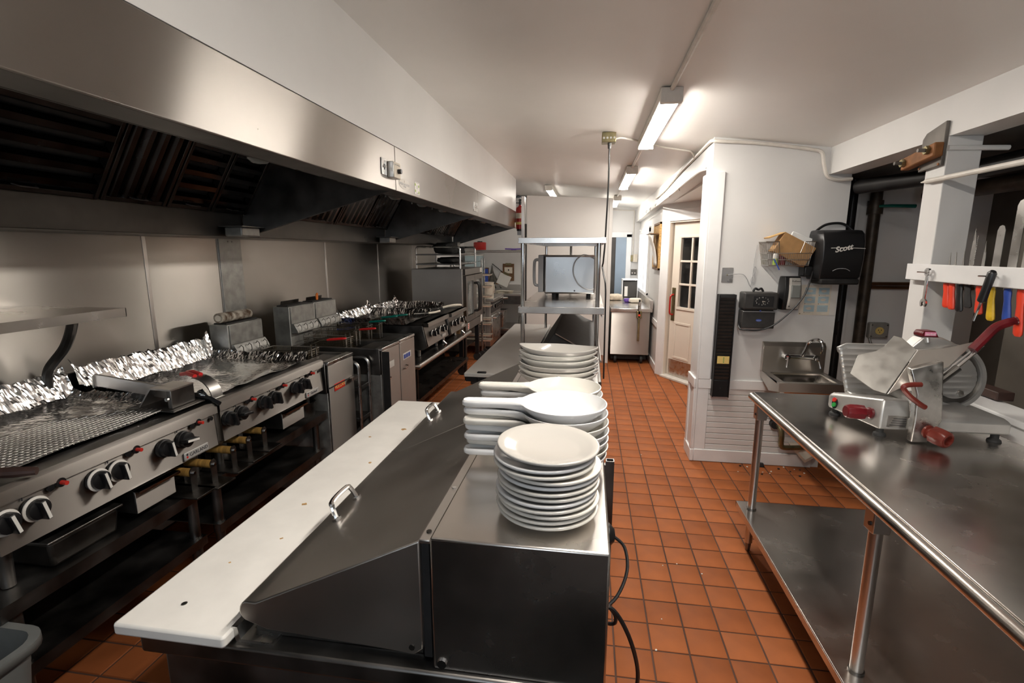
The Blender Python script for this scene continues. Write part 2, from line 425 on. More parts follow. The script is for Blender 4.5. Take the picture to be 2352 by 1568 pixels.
for i in range(3):
    for j in range(3):
        a = gx0 + (gx1 - gx0) * i / 3; b = gx0 + (gx1 - gx0) * (i + 1) / 3; c = gz0 + (gz1 - gz0) * j / 3; d = gz0 + (gz1 - gz0) * (j + 1) / 3
        W(a + .012, b - .012, dy + .015, dy + .022, c + .012, d - .012).build('pane', 'glass_dark', D1)
for i in (1, 2): W(gx0 + (gx1 - gx0) * i / 3 - .013, gx0 + (gx1 - gx0) * i / 3 + .013, dy - .004, dy + .03, gz0, gz1).build('muntin', 'door_paint', D1, .004)
for j in (1, 2): W(gx0, gx1, dy - .005, dy + .03, gz0 + (gz1 - gz0) * j / 3 - .013, gz0 + (gz1 - gz0) * j / 3 + .013).build('muntin', 'door_paint', D1, .004)
for a in ((gx0 - .03, gx1 + .03, gz0 - .035, gz0), (gx0 - .03, gx1 + .03, gz1, gz1 + .03), (gx0 - .03, gx0, gz0, gz1), (gx1, gx1 + .03, gz0, gz1)):
    W(a[0], a[1], dy - .012, dy, a[2], a[3]).build('glazing_bead', 'door_paint', D1, .004)
for a, b in ((dx0 + .09, .58), (.66, dx1 - .09)):
    for q in ((a, b, .72, .75), (a, b, .27, .30), (a, a + .03, .30, .72), (b - .03, b, .30, .72)):
        W(q[0], q[1], dy - .008, dy, q[2], q[3]).build('panel_moulding', 'door_paint', D1, .004)
W(dx0 + .02, dx1 - .02, dy - .003, dy, .045, .25).build('kick_plate', 'alu_worn', D1)
hp = W(dx0 + .018, dx0 + .085, dy - .004, dy, .76, 1.19).build('pull_plate', 'brass', D1)
MB().tube(smoothpath([(dx0 + .05, dy - .004, 1.1), (dx0 + .05, dy - .05, 1.08), (dx0 + .05, dy - .055, .97), (dx0 + .05, dy - .05, .86), (dx0 + .05, dy - .004, .84)], 5), .012, 8).build('pull_handle', 'ext_red', D1)
# header along the corridor opening, low ceiling and end wall behind it
z1 = 2.255
h = MB().hexa([(.866, 4.13, z1 + .03), (1.0, 4.13, z1 + .03), (1.0, 10.0, z1 - .05), (.866, 10.0, z1 - .05), (.866, 4.13, cz(.866)), (1.0, 4.13, cz(1.0)), (1.0, 10.0, cz(1.0)), (.866, 10.0, cz(.866))])
struct('trim_1', h, 'white_paint', label='white header beam over the corridor opening')
struct('ceiling_alcove', B(1.0, 1.95, 4.13, 6.85, 2.25, 2.3), 'white_ceiling')
struct('wall_alcove', B(1.80, 1.9, 4.32, 5.6, 0, 2.25), 'white_paint')
# wall with the hand sink
SY = 3.93
ws = empty_struct('wall_sink', (1.33, SY, 0))
sw = MB().hexa([(.866, SY, 0), (1.80, SY, 0), (1.80, 4.13, 0), (.866, 4.13, 0), (.866, SY, cz(.866)), (1.80, SY, cz(1.80)), (1.80, 4.13, cz(1.80)), (.866, 4.13, cz(.866))])
sw.build('wall_body', 'white_paint', ws)
for k in range(11):
    z = .10 + k * .0455
    B(.95, 1.79, SY - .008, SY, z + .002, z + .0435).build('wainscot_board', 'white_paint', ws, .003)
B(.866, 1.79, SY - .016, SY, .60, .675).build('chair_rail', 'white_trim', ws, .004)
B(.866, 1.74, SY - .02, SY, .0, .10).build('base_board', 'white_trim', ws, .004)
B(.862, .95, SY - .012, SY, .10, .60).build('corner_board', 'white_trim', ws, .003)
B(.862, .955, SY - .018, SY, .675, 2.22).build('corner_casing', 'white_trim', ws, .004)
B(.848, .866, SY - .018, 4.15, .10, 2.22).build('end_casing', 'white_trim', ws, .004)
B(.836, .866, SY - .022, 4.16, 0, .10).build('end_base', 'white_trim', ws, .005)
B(.834, .85, SY - .02, 4.16, .60, .68).build('end_rail', 'white_trim', ws, .005)
for y in (SY - .018, 4.10): B(.838, .85, y, y + .05, .10, .60).build('end_stile', 'white_trim', ws, .003)
# beam, post and half wall on the right
BX = 1.65
bm_ = MB().hexa([(BX, -2.5, 2.185), (BX + .16, -2.5, 2.185), (BX + .16, SY, 2.185), (BX, SY, 2.185), (BX, -2.5, cz(BX)), (BX + .16, -2.5, cz(BX + .16)), (BX + .16, SY, cz(BX + .16)), (BX, SY, cz(BX))])
struct('trim_2', bm_, 'white_paint', label='white ceiling beam above the slicer table')
struct('trim_3', B(BX, BX + .145, 2.73, 2.87, 0, 2.185), 'white_paint', .004, label='white square post under the ceiling beam')
hw = empty_struct('wall_half', (1.78, 0, 0))
B(1.725, 1.85, -2.5, 2.72, 0, .955).build('wall_body', 'white_paint', hw)
B(1.715, 1.87, -2.5, 2.725, .955, .985).build('ledge_board', 'white_trim', hw, .006)
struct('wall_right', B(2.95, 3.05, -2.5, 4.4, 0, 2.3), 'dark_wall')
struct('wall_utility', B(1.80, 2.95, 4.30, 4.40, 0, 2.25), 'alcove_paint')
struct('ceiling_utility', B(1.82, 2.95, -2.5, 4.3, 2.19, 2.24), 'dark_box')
B(1.99, 2.02, 4.235, 4.299, 0, 2.18).build('trim_4', 'white_trim')['kind'] = 'structure'
# corridor end: doorway, window
D2 = empty_struct('door_2', (.45, 9.99, 0), label='blue-grey door standing open in the far corridor wall')
B(.05, .70, 9.97, 9.995, 0, 1.92).build('door_gap_shade', 'dark_box', D2)  # flat dark sheet, the shade of the doorway gap put into its colour
B(.50, .70, 9.955, 9.972, 0.01, 1.92).build('door_leaf', 'blue_door', D2)
B(.70, .80, 9.965, 9.998, 0, 1.98).build('casing', 'white_trim', D2, .004)
B(.0, .80, 9.965, 9.998, 1.92, 2.02).build('casing', 'white_trim', D2, .004)
W1 = empty_struct('window_1', (.95, 8.9, 1.2), label='bright window beside the far steel counter')
B(.938, .949, 8.30, 9.75, .98, 1.98).build('pane', 'window_glow', W1)
for y in (8.24, 8.74, 9.24, 9.72): B(.918, .95, y, y + .07, .95, 2.05).build('window_frame', 'white_trim', W1, .004)
for z in (.92, 1.96): B(.915, .95, 8.24, 9.79, z, z + .07).build('window_frame', 'white_trim', W1, .004)

# the end of the kitchen behind the camera: wall with a daylight window, and an unseen mat added to darken the counter end's reflection
struct('wall_rear', B(-2.5, 2.95, -2.6, -2.5, 0, 2.9), 'cooler')
W2 = empty_struct('window_2', (.2, -2.48, 1.0), label='daylight window in the rear wall')
B(-.75, .95, -2.495, -2.485, 1.50, 2.32).build('pane', 'daylight', W2)
for x in (-.82, .07, .95): B(x, x + .07, -2.5, -2.46, 1.43, 2.39).build('window_frame', 'white_trim', W2, .004)
for z in (1.43, 2.32): B(-.82, 1.02, -2.5, -2.46, z, z + .07).build('window_frame', 'white_trim', W2, .004)
t = thing('added_mat', 'unseen black mat added to darken the reflection in the prep counter end', 'mat', (-.2, -.6, 0))
B(-1.75, .80, -1.9, .45, .001, .012).build('added_mat_sheet', 'added_mat_black', t, .004)
# ------------------------------------------------------------------ exhaust hoods
HX = -1.10; HZ0 = 1.993; HZ1 = 2.234
fb = Vector((-2.08, 0, 1.885)); ft = Vector((-1.865, 0, 2.226)); fd = (ft - fb); FL = fd.length; fd.normalize(); fn = Vector((fd.z, 0, -fd.x))
def fp(s, y, o): p = fb + fd * s + fn * o; return (p.x, y, p.z)
def fbox(mb, s0, s1, y0, y1, o0, o1):
    return mb.hexa([fp(s0, y0, o0), fp(s1, y0, o0), fp(s1, y1, o0), fp(s0, y1, o0), fp(s0, y0, o1), fp(s1, y0, o1), fp(s1, y1, o1), fp(s0, y1, o1)])
def hood(y0, y1, label, filters):
    t = thing('exhaust_hood', label, 'exhaust hood', (-1.8, (y0 + y1) / 2, 1.735))
    a, b = y0 + .003, y1 - .003
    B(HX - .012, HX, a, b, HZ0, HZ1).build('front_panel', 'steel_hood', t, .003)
    B(HX - .13, HX - .012, a, b, HZ0, HZ0 + .012).build('bottom_lip', 'steel_dark', t, .002)
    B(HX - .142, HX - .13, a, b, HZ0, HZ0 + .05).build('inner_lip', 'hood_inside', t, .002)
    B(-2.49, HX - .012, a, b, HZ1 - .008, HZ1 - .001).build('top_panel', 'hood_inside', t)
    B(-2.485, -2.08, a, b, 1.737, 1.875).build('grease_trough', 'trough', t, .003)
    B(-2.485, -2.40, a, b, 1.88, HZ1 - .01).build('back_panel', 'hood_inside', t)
    for y, e in ((a, 1), (b, -1)):
        poly = [(HX - .02, HZ0 + .004), (-2.075, 1.736), (-2.07, 1.86), (-1.86, 2.222), (HX - .02, 2.222)]
        MB().prism(poly, 'y', y, y + e * .006).build('end_panel', 'steel_dark', t)
    for (f0, f1, o) in filters:
        fr = MB()
        fbox(fr, 0, .02, f0, f1, 0, .03); fbox(fr, FL - .02, FL, f0, f1, 0, .03); fbox(fr, 0, FL, f0, f0 + .018, 0, .035); fbox(fr, 0, FL, f1 - .018, f1, 0, .035)
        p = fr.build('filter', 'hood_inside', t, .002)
        fbox(MB(), .01, FL - .01, f0 + .01, f1 - .01, -.02, -.012).build('filter_back', 'black_matte', p)
        if o == 'v':
            n = max(3, int((f1 - f0) / .08))
            for i in range(n):
                c0 = f0 + .02 + (f1 - f0 - .04) * (i + .12) / n; c1 = f0 + .02 + (f1 - f0 - .04) * (i + .80) / n
                m_ = MB(); w_ = (c1 - c0)
                m_.hexa([fp(.02, c0, .012), fp(FL - .02, c0, .012), fp(FL - .02, c1, .012), fp(.02, c1, .012), fp(.02, c0 + w_ * .25, .034), fp(FL - .02, c0 + w_ * .25, .034), fp(FL - .02, c1 - w_ * .25, .034), fp(.02, c1 - w_ * .25, .034)])
                m_.build('baffle', 'baffle', p)
        else:
            n = 5
            for i in range(n):
                c0 = .02 + (FL - .04) * (i + .12) / n; c1 = .02 + (FL - .04) * (i + .82) / n; w_ = c1 - c0
                m_ = MB()
                m_.hexa([fp(c0, f0 + .018, .008), fp(c1, f0 + .018, .008), fp(c1, f1 - .018, .008), fp(c0, f1 - .018, .008), fp(c0 + w_ * .25, f0 + .018, .034), fp(c1 - w_ * .25, f0 + .018, .034), fp(c1 - w_ * .25, f1 - .018, .034), fp(c0 + w_ * .25, f1 - .018, .034)])
                m_.build('baffle', 'baffle', p)
        yc = (f0 + f1) / 2
        MB().tube([fp(.03, yc - .04, .036), fp(.035, yc - .03, .06), fp(.035, yc + .03, .06), fp(.03, yc + .04, .036)], .003, 6).build('filter_handle', 'steel_dark', p)
    cup = MB(); cup.loft([[(x, y, z) for x, y in ((-2.06, b - .19), (-1.95, b - .19), (-1.95, b - .03), (-2.06, b - .03))] for z in (1.737, 1.79)])
    cu = cup.build('grease_cup', 'galv', t, .008); B(-2.08, -1.93, b - .21, b - .01, 1.79, 1.795).build('cup_flange', 'steel_dark', cu)
    for k in range(3):
        y = y0 + (y1 - y0) * (.3 + .27 * k)
        if y < .5: continue
        g = MB().lathe([(0, 0), (.03, .004), (.048, .02), (.05, .05)], (HX - .26, y, HZ0 + .015), 16).build('light_globe', 'glass_oven', t)
        MB().cyl((HX - .26, y, HZ0 + .065), (HX - .26, y, HZ1 - .01), .04, n=12).build('light_socket', 'hood_inside', t)
        nz = MB().cyl((HX - .45, y + .28, HZ1 - .01), (HX - .45, y + .28, 2.11), .008, n=8); nz.cyl((HX - .45, y + .28, 2.11), (HX - .45, y + .28, 2.06), .014, .009, n=8)
        nz.build('nozzle', 'chrome', t)
    pp = MB().tube([(HX - .45, y0 + .01, 2.19), (HX - .45, y1 - .01, 2.19)], .012, 8).build('suppression_pipe', 'steel_black', t)
    return t
h1 = hood(-2.4, 2.79, 'long stainless exhaust hood with open baffle slots above the foil-lined griddles',
     [(.10, .68, 'h'), (.69, 1.27, 'h'), (1.28, 1.86, 'h'), (1.87, 2.20, 'v'), (2.21, 2.49, 'h'), (2.50, 2.78, 'h')])
h2 = hood(2.79, 4.92, 'stainless exhaust hood with round and square stickers above the twin fryers',
     [(2.80 + .53 * i, 3.32 + .53 * i, 'v') for i in range(4)])
h3 = hood(4.92, 7.50, 'last stainless exhaust hood section above the convection oven',
     [(4.94 + .51 * i, 5.44 + .51 * i, 'v') for i in range(5)])
# switches and stickers on the hood fronts
def switch(par, y0, y1, z0, z1, x=HX, n=1):
    p = B(x, x + .006, y0, y1, z0, z1).build('switch_plate', 'alu', par, .002)
    for k in range(n):
        y = y0 + (y1 - y0) * (k + .5) / n; z = (z0 + z1) / 2
        B(x + .006, x + .007, y - .006, y + .006, z - .014, z + .014).build('switch_slot', 'black_plastic', p)
        B(x + .006, x + .018, y - .004, y + .004, z - .004, z + .006).build('toggle', 'conduit', p)
    return p
switch(h1, 2.590, 2.655, 2.055, 2.140)
cb = B(HX, HX + .035, 2.675, 2.775, 2.05, 2.135).build('control_box', 'alu', h1, .003)
B(HX + .035, HX + .038, 2.68, 2.77, 2.053, 2.132).build('control_face', 'paper_cream', cb)
MB().cyl((HX + .038, 2.735, 2.088), (HX + .058, 2.735, 2.088), .013, n=16).build('control_knob', 'black_plastic', cb)
text('FAN CONTROL', .012, FX(HX + .0382, 2.725, 2.12), 'pale_grey', cb, depth=.0003)
st = MB().lathe([(0, 0), (.001, 0), (.09, 0), (.09, .0015), (0, .0015)], (HX, 2.925, 2.045), 32, 'x', 1, .33).build('round_sticker', 'paper', h2)
text('AMERICAN HOOD', .020, FX(HX + .0017, 2.925, 2.043), 'pale_grey', st, depth=.0002)
text('SYSTEMS', .011, FX(HX + .0017, 2.925, 2.03), 'pale_grey', st, depth=.0002)
MB().prism([(2.92, 2.055), (2.926, 2.055), (2.923, 2.068)], 'x', HX + .0015, HX + .002).build('sticker_mark', 'clipboard', st)
sq = B(HX, HX + .0015, 3.10, 3.19, 2.01, 2.085).build('square_sticker', 'paper', h2)
for yy, zz in ((3.112, 2.068), (3.175, 2.062), (3.112, 2.030), (3.175, 2.024)): B(HX + .0015, HX + .002, yy - .008, yy + .008, zz - .007, zz + .007).build('sticker_patch', 'green_print', sq)
B(HX + .0015, HX + .002, 3.106, 3.185, 2.080, 2.083).build('sticker_line', 'pale_grey', sq)
for k in range(4): B(HX + .0015, HX + .002, 3.13, 3.16, 2.045 + .006 * k, 2.047 + .006 * k).build('sticker_line', 'pale_grey', sq)
text('GREASE', .012, FX(HX + .0018, 3.148, 2.017), 'pale_grey', sq, depth=.0002)
switch(h2, 4.72, 4.88, 2.03, 2.115, n=2)
B(HX, HX + .002, 7.40, 7.48, 2.00, 2.07).build('hood_notice', 'paper_cream', h3)

# ------------------------------------------------------------------ wall shelf
t = thing('steel_shelf', 'short stainless shelf on curved brackets above the foil-lined griddle', 'shelf', (-2.2, 1.2, 1.37))
sh = MB().prism([(-2.47, 1.41), (-2.0, 1.41), (-2.0, 1.372), (-2.003, 1.372), (-2.003, 1.407), (-2.47, 1.407)], 'y', .2, 1.87)
sh.build('shelf_top', 'steel_top', t)
B(-2.47, -2.0, 1.866, 1.87, 1.372, 1.409).build('shelf_lip', 'steel', t)
for y in (.5, 1.80): MB().tube(smoothpath([(-2.20, y, 1.405), (-2.205, y, 1.34), (-2.26, y, 1.24), (-2.36, y, 1.14), (-2.385, y, 1.06), (-2.38, y, .98)], 6), .020, 10).build('bracket', 'steel_black', t)

# ------------------------------------------------------------------ griddles
def knob(par, x, y, z, ring, ang=0, r=.034, line=True):
    k = MB().lathe([(r * 1.05, 0), (r * 1.05, .012), (r * .92, .014), (r * .9, .03), (r * .6, .034), (0, .034)], (x, y, z), 22, 'x').build('knob', 'black_plastic', par)
    if ring: MB().lathe([(r * .93, .0145), (r * 1.12, .0125), (r * 1.12, .016), (r * .93, .0175)], (x, y, z), 28, 'x').build('knob_ring', 'paper', k)
    R = Matrix.Rotation(math.radians(ang), 4, 'X')
    MB().obox((x + .038, y, z), (.03, r * .42, r * 1.9), R).build('knob_grip', 'black_plastic', k, .003)
    if line: MB().obox((x + .0535, y, z), (.002, r * .26, r * 1.7), R).build('pointer', 'paper', k)
    return k
def griddle(y0, y1, label, brand, knobs, ringed, drawer, xf=-1.62, zt=.99, line=True):
    t = thing('griddle', label, 'griddle', (-2.0, (y0 + y1) / 2, .655))
    B(-2.42, xf - .03, y0, y1, .785, zt - .05).build('body', 'steel_dark', t, .004)
    B(-2.42, xf - .10, y0 + .005, y1 - .005, zt - .05, zt - .012).build('cooking_plate', 'steel_black', t, .004)
    B(-2.44, -2.40, y0, y1, zt - .05, zt + .10).build('splash_back', 'steel_dark', t, .004)
    B(xf - .12, xf - .012, y0, y1, zt - .018, zt - .002).build('front_ledge', 'steel_dark', t, .003)
    bn = [(xf - .03, zt), (xf - .012, zt), (xf - .003, zt - .006), (xf, zt - .016), (xf, zt - .045), (xf - .03, zt - .045)]
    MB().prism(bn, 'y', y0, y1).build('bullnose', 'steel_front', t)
    p = MB().prism([(xf - .03, zt - .045), (xf - .012, zt - .045), (xf - .012, zt - .06), (xf - .004, zt - .19), (xf - .03, zt - .19)], 'y', y0 + .012, y1 - .012).build('control_panel', 'steel_front', t)
    for i, (y, a) in enumerate(knobs):
        knob(t, xf - .008, y, .896, ringed[i], a, line=line)
    for i in range(1, len(knobs), 2):
        y = knobs[i][0]
        MB().cyl((xf - .008, y + .055, .935), (xf - .003, y + .055, .935), .011, n=14).build('pilot_hole', 'black_plastic', t)
        b_ = MB().cyl((xf - .008, y + .083, .94), (xf + .002, y + .083, .94), .015, n=14).build('igniter', 'black_plastic', t)
        MB().cyl((xf, y + .083, .94), (xf + .022, y + .083, .94), .007, n=10).build('igniter_tip', 'red_led', b_)
        B(xf - .009, xf - .0065, y - .024, y - .021, .932, .944).build('tick_mark', 'ink', t)
    MB().cyl((xf - .006, y1 - .035, .93), (xf - .0025, y1 - .035, .93), .009, n=12).build('panel_hole', 'black_plastic', t)
    d0, d1 = drawer
    dr = B(-2.3, xf - .012, d0, d1, .695, .785).build('grease_drawer', 'steel_dark', t, .002)
    B(xf - .014, xf - .008, d0, d1, .695, .783).build('drawer_front', 'steel_front', dr, .002)
    MB().prism([(xf - .012, .787), (xf + .018, .787), (xf + .018, .777), (xf + .014, .777), (xf + .014, .783), (xf - .012, .783)], 'y', d0 - .005, d1 + .005).build('drawer_handle', 'chrome', dr)
    for x in (xf - .09, -2.34):
        for y in (y0 + .07, y1 - .07): MB().cyl((x, y, .658), (x, y, .787), .018, .022, n=12).build('leg', 'steel_dark', t)
    bx = B(xf - .004, xf + .003, y1 - .205, y1 - .075, .805, .838).build('badge', 'badge_silver', t, .003)
    text(brand, .021, FX(xf + .0035, y1 - .130, .822), 'ink', bx, depth=.0004)
    for dz, m in ((.006, 'ink'), (-.005, 'badge_red')): MB().cyl((xf + .003, y1 - .192, .822 + dz), (xf + .0036, y1 - .192, .822 + dz), .005, n=8).build('badge_mark', m, bx)
    return t
g1 = griddle(1.02, 1.885, 'griddle with white-ringed knobs and long foil-covered ribbed grate', 'GARLAND',
        [(1.05, 14), (1.13, 12), (1.323, 12), (1.395, 10), (1.595, 10), (1.69, 82)], [1, 1, 1, 1, 0, 0], (1.455, 1.63))
g2 = griddle(1.90, 2.785, 'griddle with plain black knobs and smooth foil sheet', 'Garland',
        [(1.95, 15), (2.03, 85), (2.20, 10), (2.285, 14), (2.48, 12), (2.56, 20)], [0] * 6, (2.35, 2.555), line=False)
def foil(name, label, x0, x1, y0, y1, zt, back, side, seed, m='foil', nu=110, nv=120, ruff=.008):
    rnd = random.Random(seed)
    def f(u, v):
        x = x0 + (x1 - x0) * u; y = y0 + (y1 - y0) * v
        z = zt
        db = (x - x0); ds = min(y - y0, y1 - y); df = x1 - x
        if db < .05: z += back * min(1, ((.05 - db) / .045))
        if ds < .035: z += side * ((.035 - ds) / .035)
        if df < .03: z += .006 * (.03 - df) / .03
        edge = max(0, 1 - min(db / .09, ds / .07))
        p = Vector((x * 16 + seed, y * 16, seed * 2.0))
        rr = ruff * (.16 + 1.3 * edge)
        z += rr * (noise.noise(p) + .7 * noise.noise(p * 2.7)) + rnd.uniform(-1, 1) * (.00035 + .0022 * edge)
        z += .003 * math.sin(26 * x + 16 * y + 6 * noise.noise(p * .25)) * (1 - edge) + .004 * noise.noise(p * .4)
        x += rr * .8 * noise.noise(p + Vector((9, 3, 1))) + rnd.uniform(-1, 1) * .0022 * edge; y += rr * .8 * noise.noise(p + Vector((2, 8, 5))) + rnd.uniform(-1, 1) * .0022 * edge
        return (x, y, z)
    o = MB().grid(f, nu, nv).build(name, m, None, smooth=0, solid=.0006)
    return tag(o, label, 'foil')
foil('foil_sheet', 'crumpled foil sheet lining the griddle with the ribbed grate', -2.395, -1.735, 1.0, 1.875, .992, .115, .03, 3)
foil('foil_sheet', 'smooth foil sheet with raised crumpled edges beside the single fryer', -2.395, -1.70, 1.905, 2.76, .992, .125, .045, 11)
# ribbed grate showing through the foil
gr = MB()
for k in range(14):
    x = -2.03 + .0225 * k
    y1 = 1.72 - max(0, (-1.83 - x)) * .9
    gr.tube([(x, 1.03, 1.005), (x, (1.03 + y1) / 2, 1.006), (x, y1, 1.005)], .0042, 6)
for k in range(38):
    y = 1.04 + k * .0175
    x0 = -2.03 + max(0, y - 1.55) * 1.1
    gr.tube([(x0, y, 1.0035), (-1.73, y, 1.0035)], .0024, 5)
o = gr.build('grill_grate', 'foil_grate'); tag(o, 'fine ribbed wire grate lying on the foil of the nearer griddle', 'grate')

# equipment stands
def stand(y0, y1, label, xf=-1.62, zt=.655, rail=False, shelf_z=.42, legm='steel_black'):
    t = thing('equipment_stand', label, 'stand', (-2.0, (y0 + y1) / 2, 0), 'steel equipment stands')
    tp = MB().prism([(-2.45, zt), (xf, zt), (xf, zt - .045), (xf - .004, zt - .045), (xf - .004, zt - .005), (-2.45, zt - .005)], 'y', y0, y1)
    tp.build('table_top', 'steel_dark', t)
    if rail: MB().tube([(xf - .2, y0 - .02, zt - .015), (xf - .03, y0 - .02, zt - .015), (xf, y0, zt - .012), (xf, y1, zt - .012)], .022, 10).build('front_rail', 'steel', t)
    us = MB().prism([(-2.43, shelf_z), (xf - .02, shelf_z), (xf - .02, shelf_z - .04), (xf - .024, shelf_z - .04), (xf - .024, shelf_z - .004), (-2.43, shelf_z - .004)], 'y', y0 + .03, y1 - .03)
    us.build('undershelf', 'steel_dark' if not rail else 'steel_black', t)
    for x in (xf - .05, -2.40):
        for y in (y0 + .06, y1 - .06):
            l_ = MB().cyl((x, y, .04), (x, y, zt - .005), .021, n=12).build('leg', 'steel_dark' if not rail else 'steel_black', t)
            MB().cyl((x, y, 0), (x, y, .06), .014, .016, n=10).build('foot', 'steel_black', l_)
            MB().cyl((x, y, shelf_z - .05), (x, y, shelf_z + .004), .025, n=12).build('collar', 'steel_dark', l_)
    return t
stand(1.0, 1.80, 'steel stand with undershelf carrying the ribbed-grate griddle')
stand(1.82, 2.79, 'steel stand with undershelf carrying the plain-knob griddle')
# grill presses on the stands
def press():
    t = thing('grill_press', '', 'grill press', (0, 0, 0), 'wooden-handled grill presses', local=True)
    B(-.19, .05, -.055, .055, 0, .008).build('press_plate', 'steel_black', t, .002)
    MB().cyl((-.14, 0, .09), (-.015, 0, .09), .0175, n=14).build('handle', 'wood', t)
    for x in (-.145, -.008): MB().prism([(-.016, .008), (.016, .008), (.016, .10), (.008, .112), (-.008, .112), (-.016, .10)], 'x', x - .002, x + .002).build('handle_bracket', 'steel_dark', t)
    MB().cyl((-.006, 0, .09), (.002, 0, .09), .007, n=8).build('bolt', 'chrome', t)
    return t
pr = press()
LBL = ['wooden-handled grill press behind the open drip drawer', 'wooden-handled grill press between the drip drawer and black pot',
       'wooden-handled grill press at the joint between the two griddles', 'middle wooden-handled grill press under the plain-knob griddle',
       'wooden-handled grill press nearest the closed drip drawer of the plain-knob griddle']
for i, (x, y) in enumerate([(-1.60, 1.70), (-1.58, 1.79), (-1.60, 1.94), (-1.61, 2.06), (-1.62, 2.19)]):
    o = pr if i == 0 else copy_tree(pr)
    o.location = (x, y, .656); o['label'] = LBL[i]
def pot(name, label, c, r, h, m, cat='pot', handle=None, flare=1.0):
    t = thing(name, label, cat, c)
    MB().lathe([(0, 0), (r * .94, 0), (r, .01), (r * flare, h), (r * flare + .006, h), (r * flare + .006, h + .004), (r * flare - .004, h + .003), (r * .97, .012), (0, .01)], c, 28).build('pot_body', m, t)
    if handle: MB().tube(smoothpath(handle, 5), .008, 8).build('handle', m, t)
    return t
pot('saucepan', 'small black saucepan beside the grill presses on the near stand', (-1.80, 1.87, .656), .06, .08, 'steel_black')
pot('saucepan', 'black saucepan on the stand near the single fryer', (-1.72, 2.69, .656), .07, .085, 'steel_black')
o = thing('steel_pan', 'dark rectangular steel pan on the near stand under the griddle', 'pan', (-1.75, 1.28, .656))
MB().loft([[(-1.9, 1.18, .657), (-1.66, 1.18, .657), (-1.66, 1.40, .657), (-1.9, 1.40, .657)], [(-1.91, 1.17, .75), (-1.65, 1.17, .75), (-1.65, 1.41, .75), (-1.91, 1.41, .75)]]).build('pan_body', 'steel_black', o, .012)
MB().box(-1.92, -1.642, 1.162, 1.418, .748, .757).build('pan_rim', 'steel_dark', o, .003)
# steel trough press, red handled press, black handled spatula, wooden tool
t = thing('scraper_caddy', 'long steel trough with bent steel guard lying across the griddle joint', 'grill tool', (-1.85, 1.8, 1.0))
R = Matrix.Rotation(math.radians(-6), 4, 'Z') @ Matrix.Rotation(math.radians(4), 4, 'Y')
MB().obox((-1.93, 1.80, 1.075), (.46, .012, .055), R).build('trough_side', 'steel', t, .002)
MB().obox((-1.93, 1.84, 1.052), (.46, .07, .004), R).build('trough_floor', 'steel_dark', t)
MB().obox((-2.155, 1.85, 1.085), (.004, .08, .055), R).build('trough_end', 'steel', t)
g = MB()
g.prism([(-1.86, 1.005), (-1.86 + .004, 1.005), (-1.795, 1.085), (-1.70, 1.082), (-1.70, 1.088), (-1.80, 1.092)], 'y', 1.735, 1.86)
g.build('guard', 'steel', t)
B(-1.72, -1.70, 1.735, 1.86, 1.005, 1.086).build('guard_post', 'steel_dark', t, .004)
MB().cyl((-1.71, 1.73, 1.05), (-1.71, 1.72, 1.05), .008, n=8).build('bolt', 'alu', t)
B(-1.90, -1.67, 1.71, 1.88, .998, 1.006).build('base_plate', 'steel_dark', t, .003)
t = thing('grill_press', 'bent steel grill press with twin red grips at the griddle joint', 'grill press', (-1.75, 1.93, 1.0))
pts = []
for i in range(9):
    a = PI * i / 16; pts.append((-1.745 + .095 * math.sin(a), .998 + .10 * (1 - (1 - math.cos(a)))))
outer = [(x, z) for x, z in pts] + [(x - .004, z - .004) for x, z in reversed(pts)]
MB().prism(outer, 'y', 1.90, 1.965).build('press_body', 'alu', t)
B(-1.86, -1.645, 1.895, 1.97, .998, 1.002).build('press_foot', 'alu', t, .001)
for y in (1.91, 1.945):
    MB().tube([(-1.85, y + .05, 1.095), (-1.80, y + .03, 1.105), (-1.74, y + .005, 1.100)], .0095, 10).build('grip', 'red_plastic', t)
t = thing('spatula', 'black-handled spatula lying by the griddle joint', 'spatula', (-1.68, 1.89, 1.0))
MB().tube([(-1.80, 1.90, 1.012), (-1.72, 1.895, 1.012), (-1.655, 1.893, 1.008), (-1.612, 1.893, .985)], [.004, .006, .011, .011], 8).build('handle', 'black_plastic', t)
B(-1.92, -1.80, 1.87, 1.93, 1.008, 1.011).build('blade', 'steel_dark', t)
t = thing('wooden_handled_scraper', 'dark wooden-handled scraper resting on the near griddle edge', 'scraper', (-1.68, 1.12, 1.0))
MB().tube([(-1.84, 1.06, 1.02), (-1.74, 1.09, 1.016), (-1.66, 1.125, 1.012), (-1.615, 1.15, 1.008)], [.011, .015, .016, .012], 10).build('handle', 'dark_wood', t)
B(-1.97, -1.84, 1.02, 1.10, 1.012, 1.015).build('blade', 'steel_dark', t)
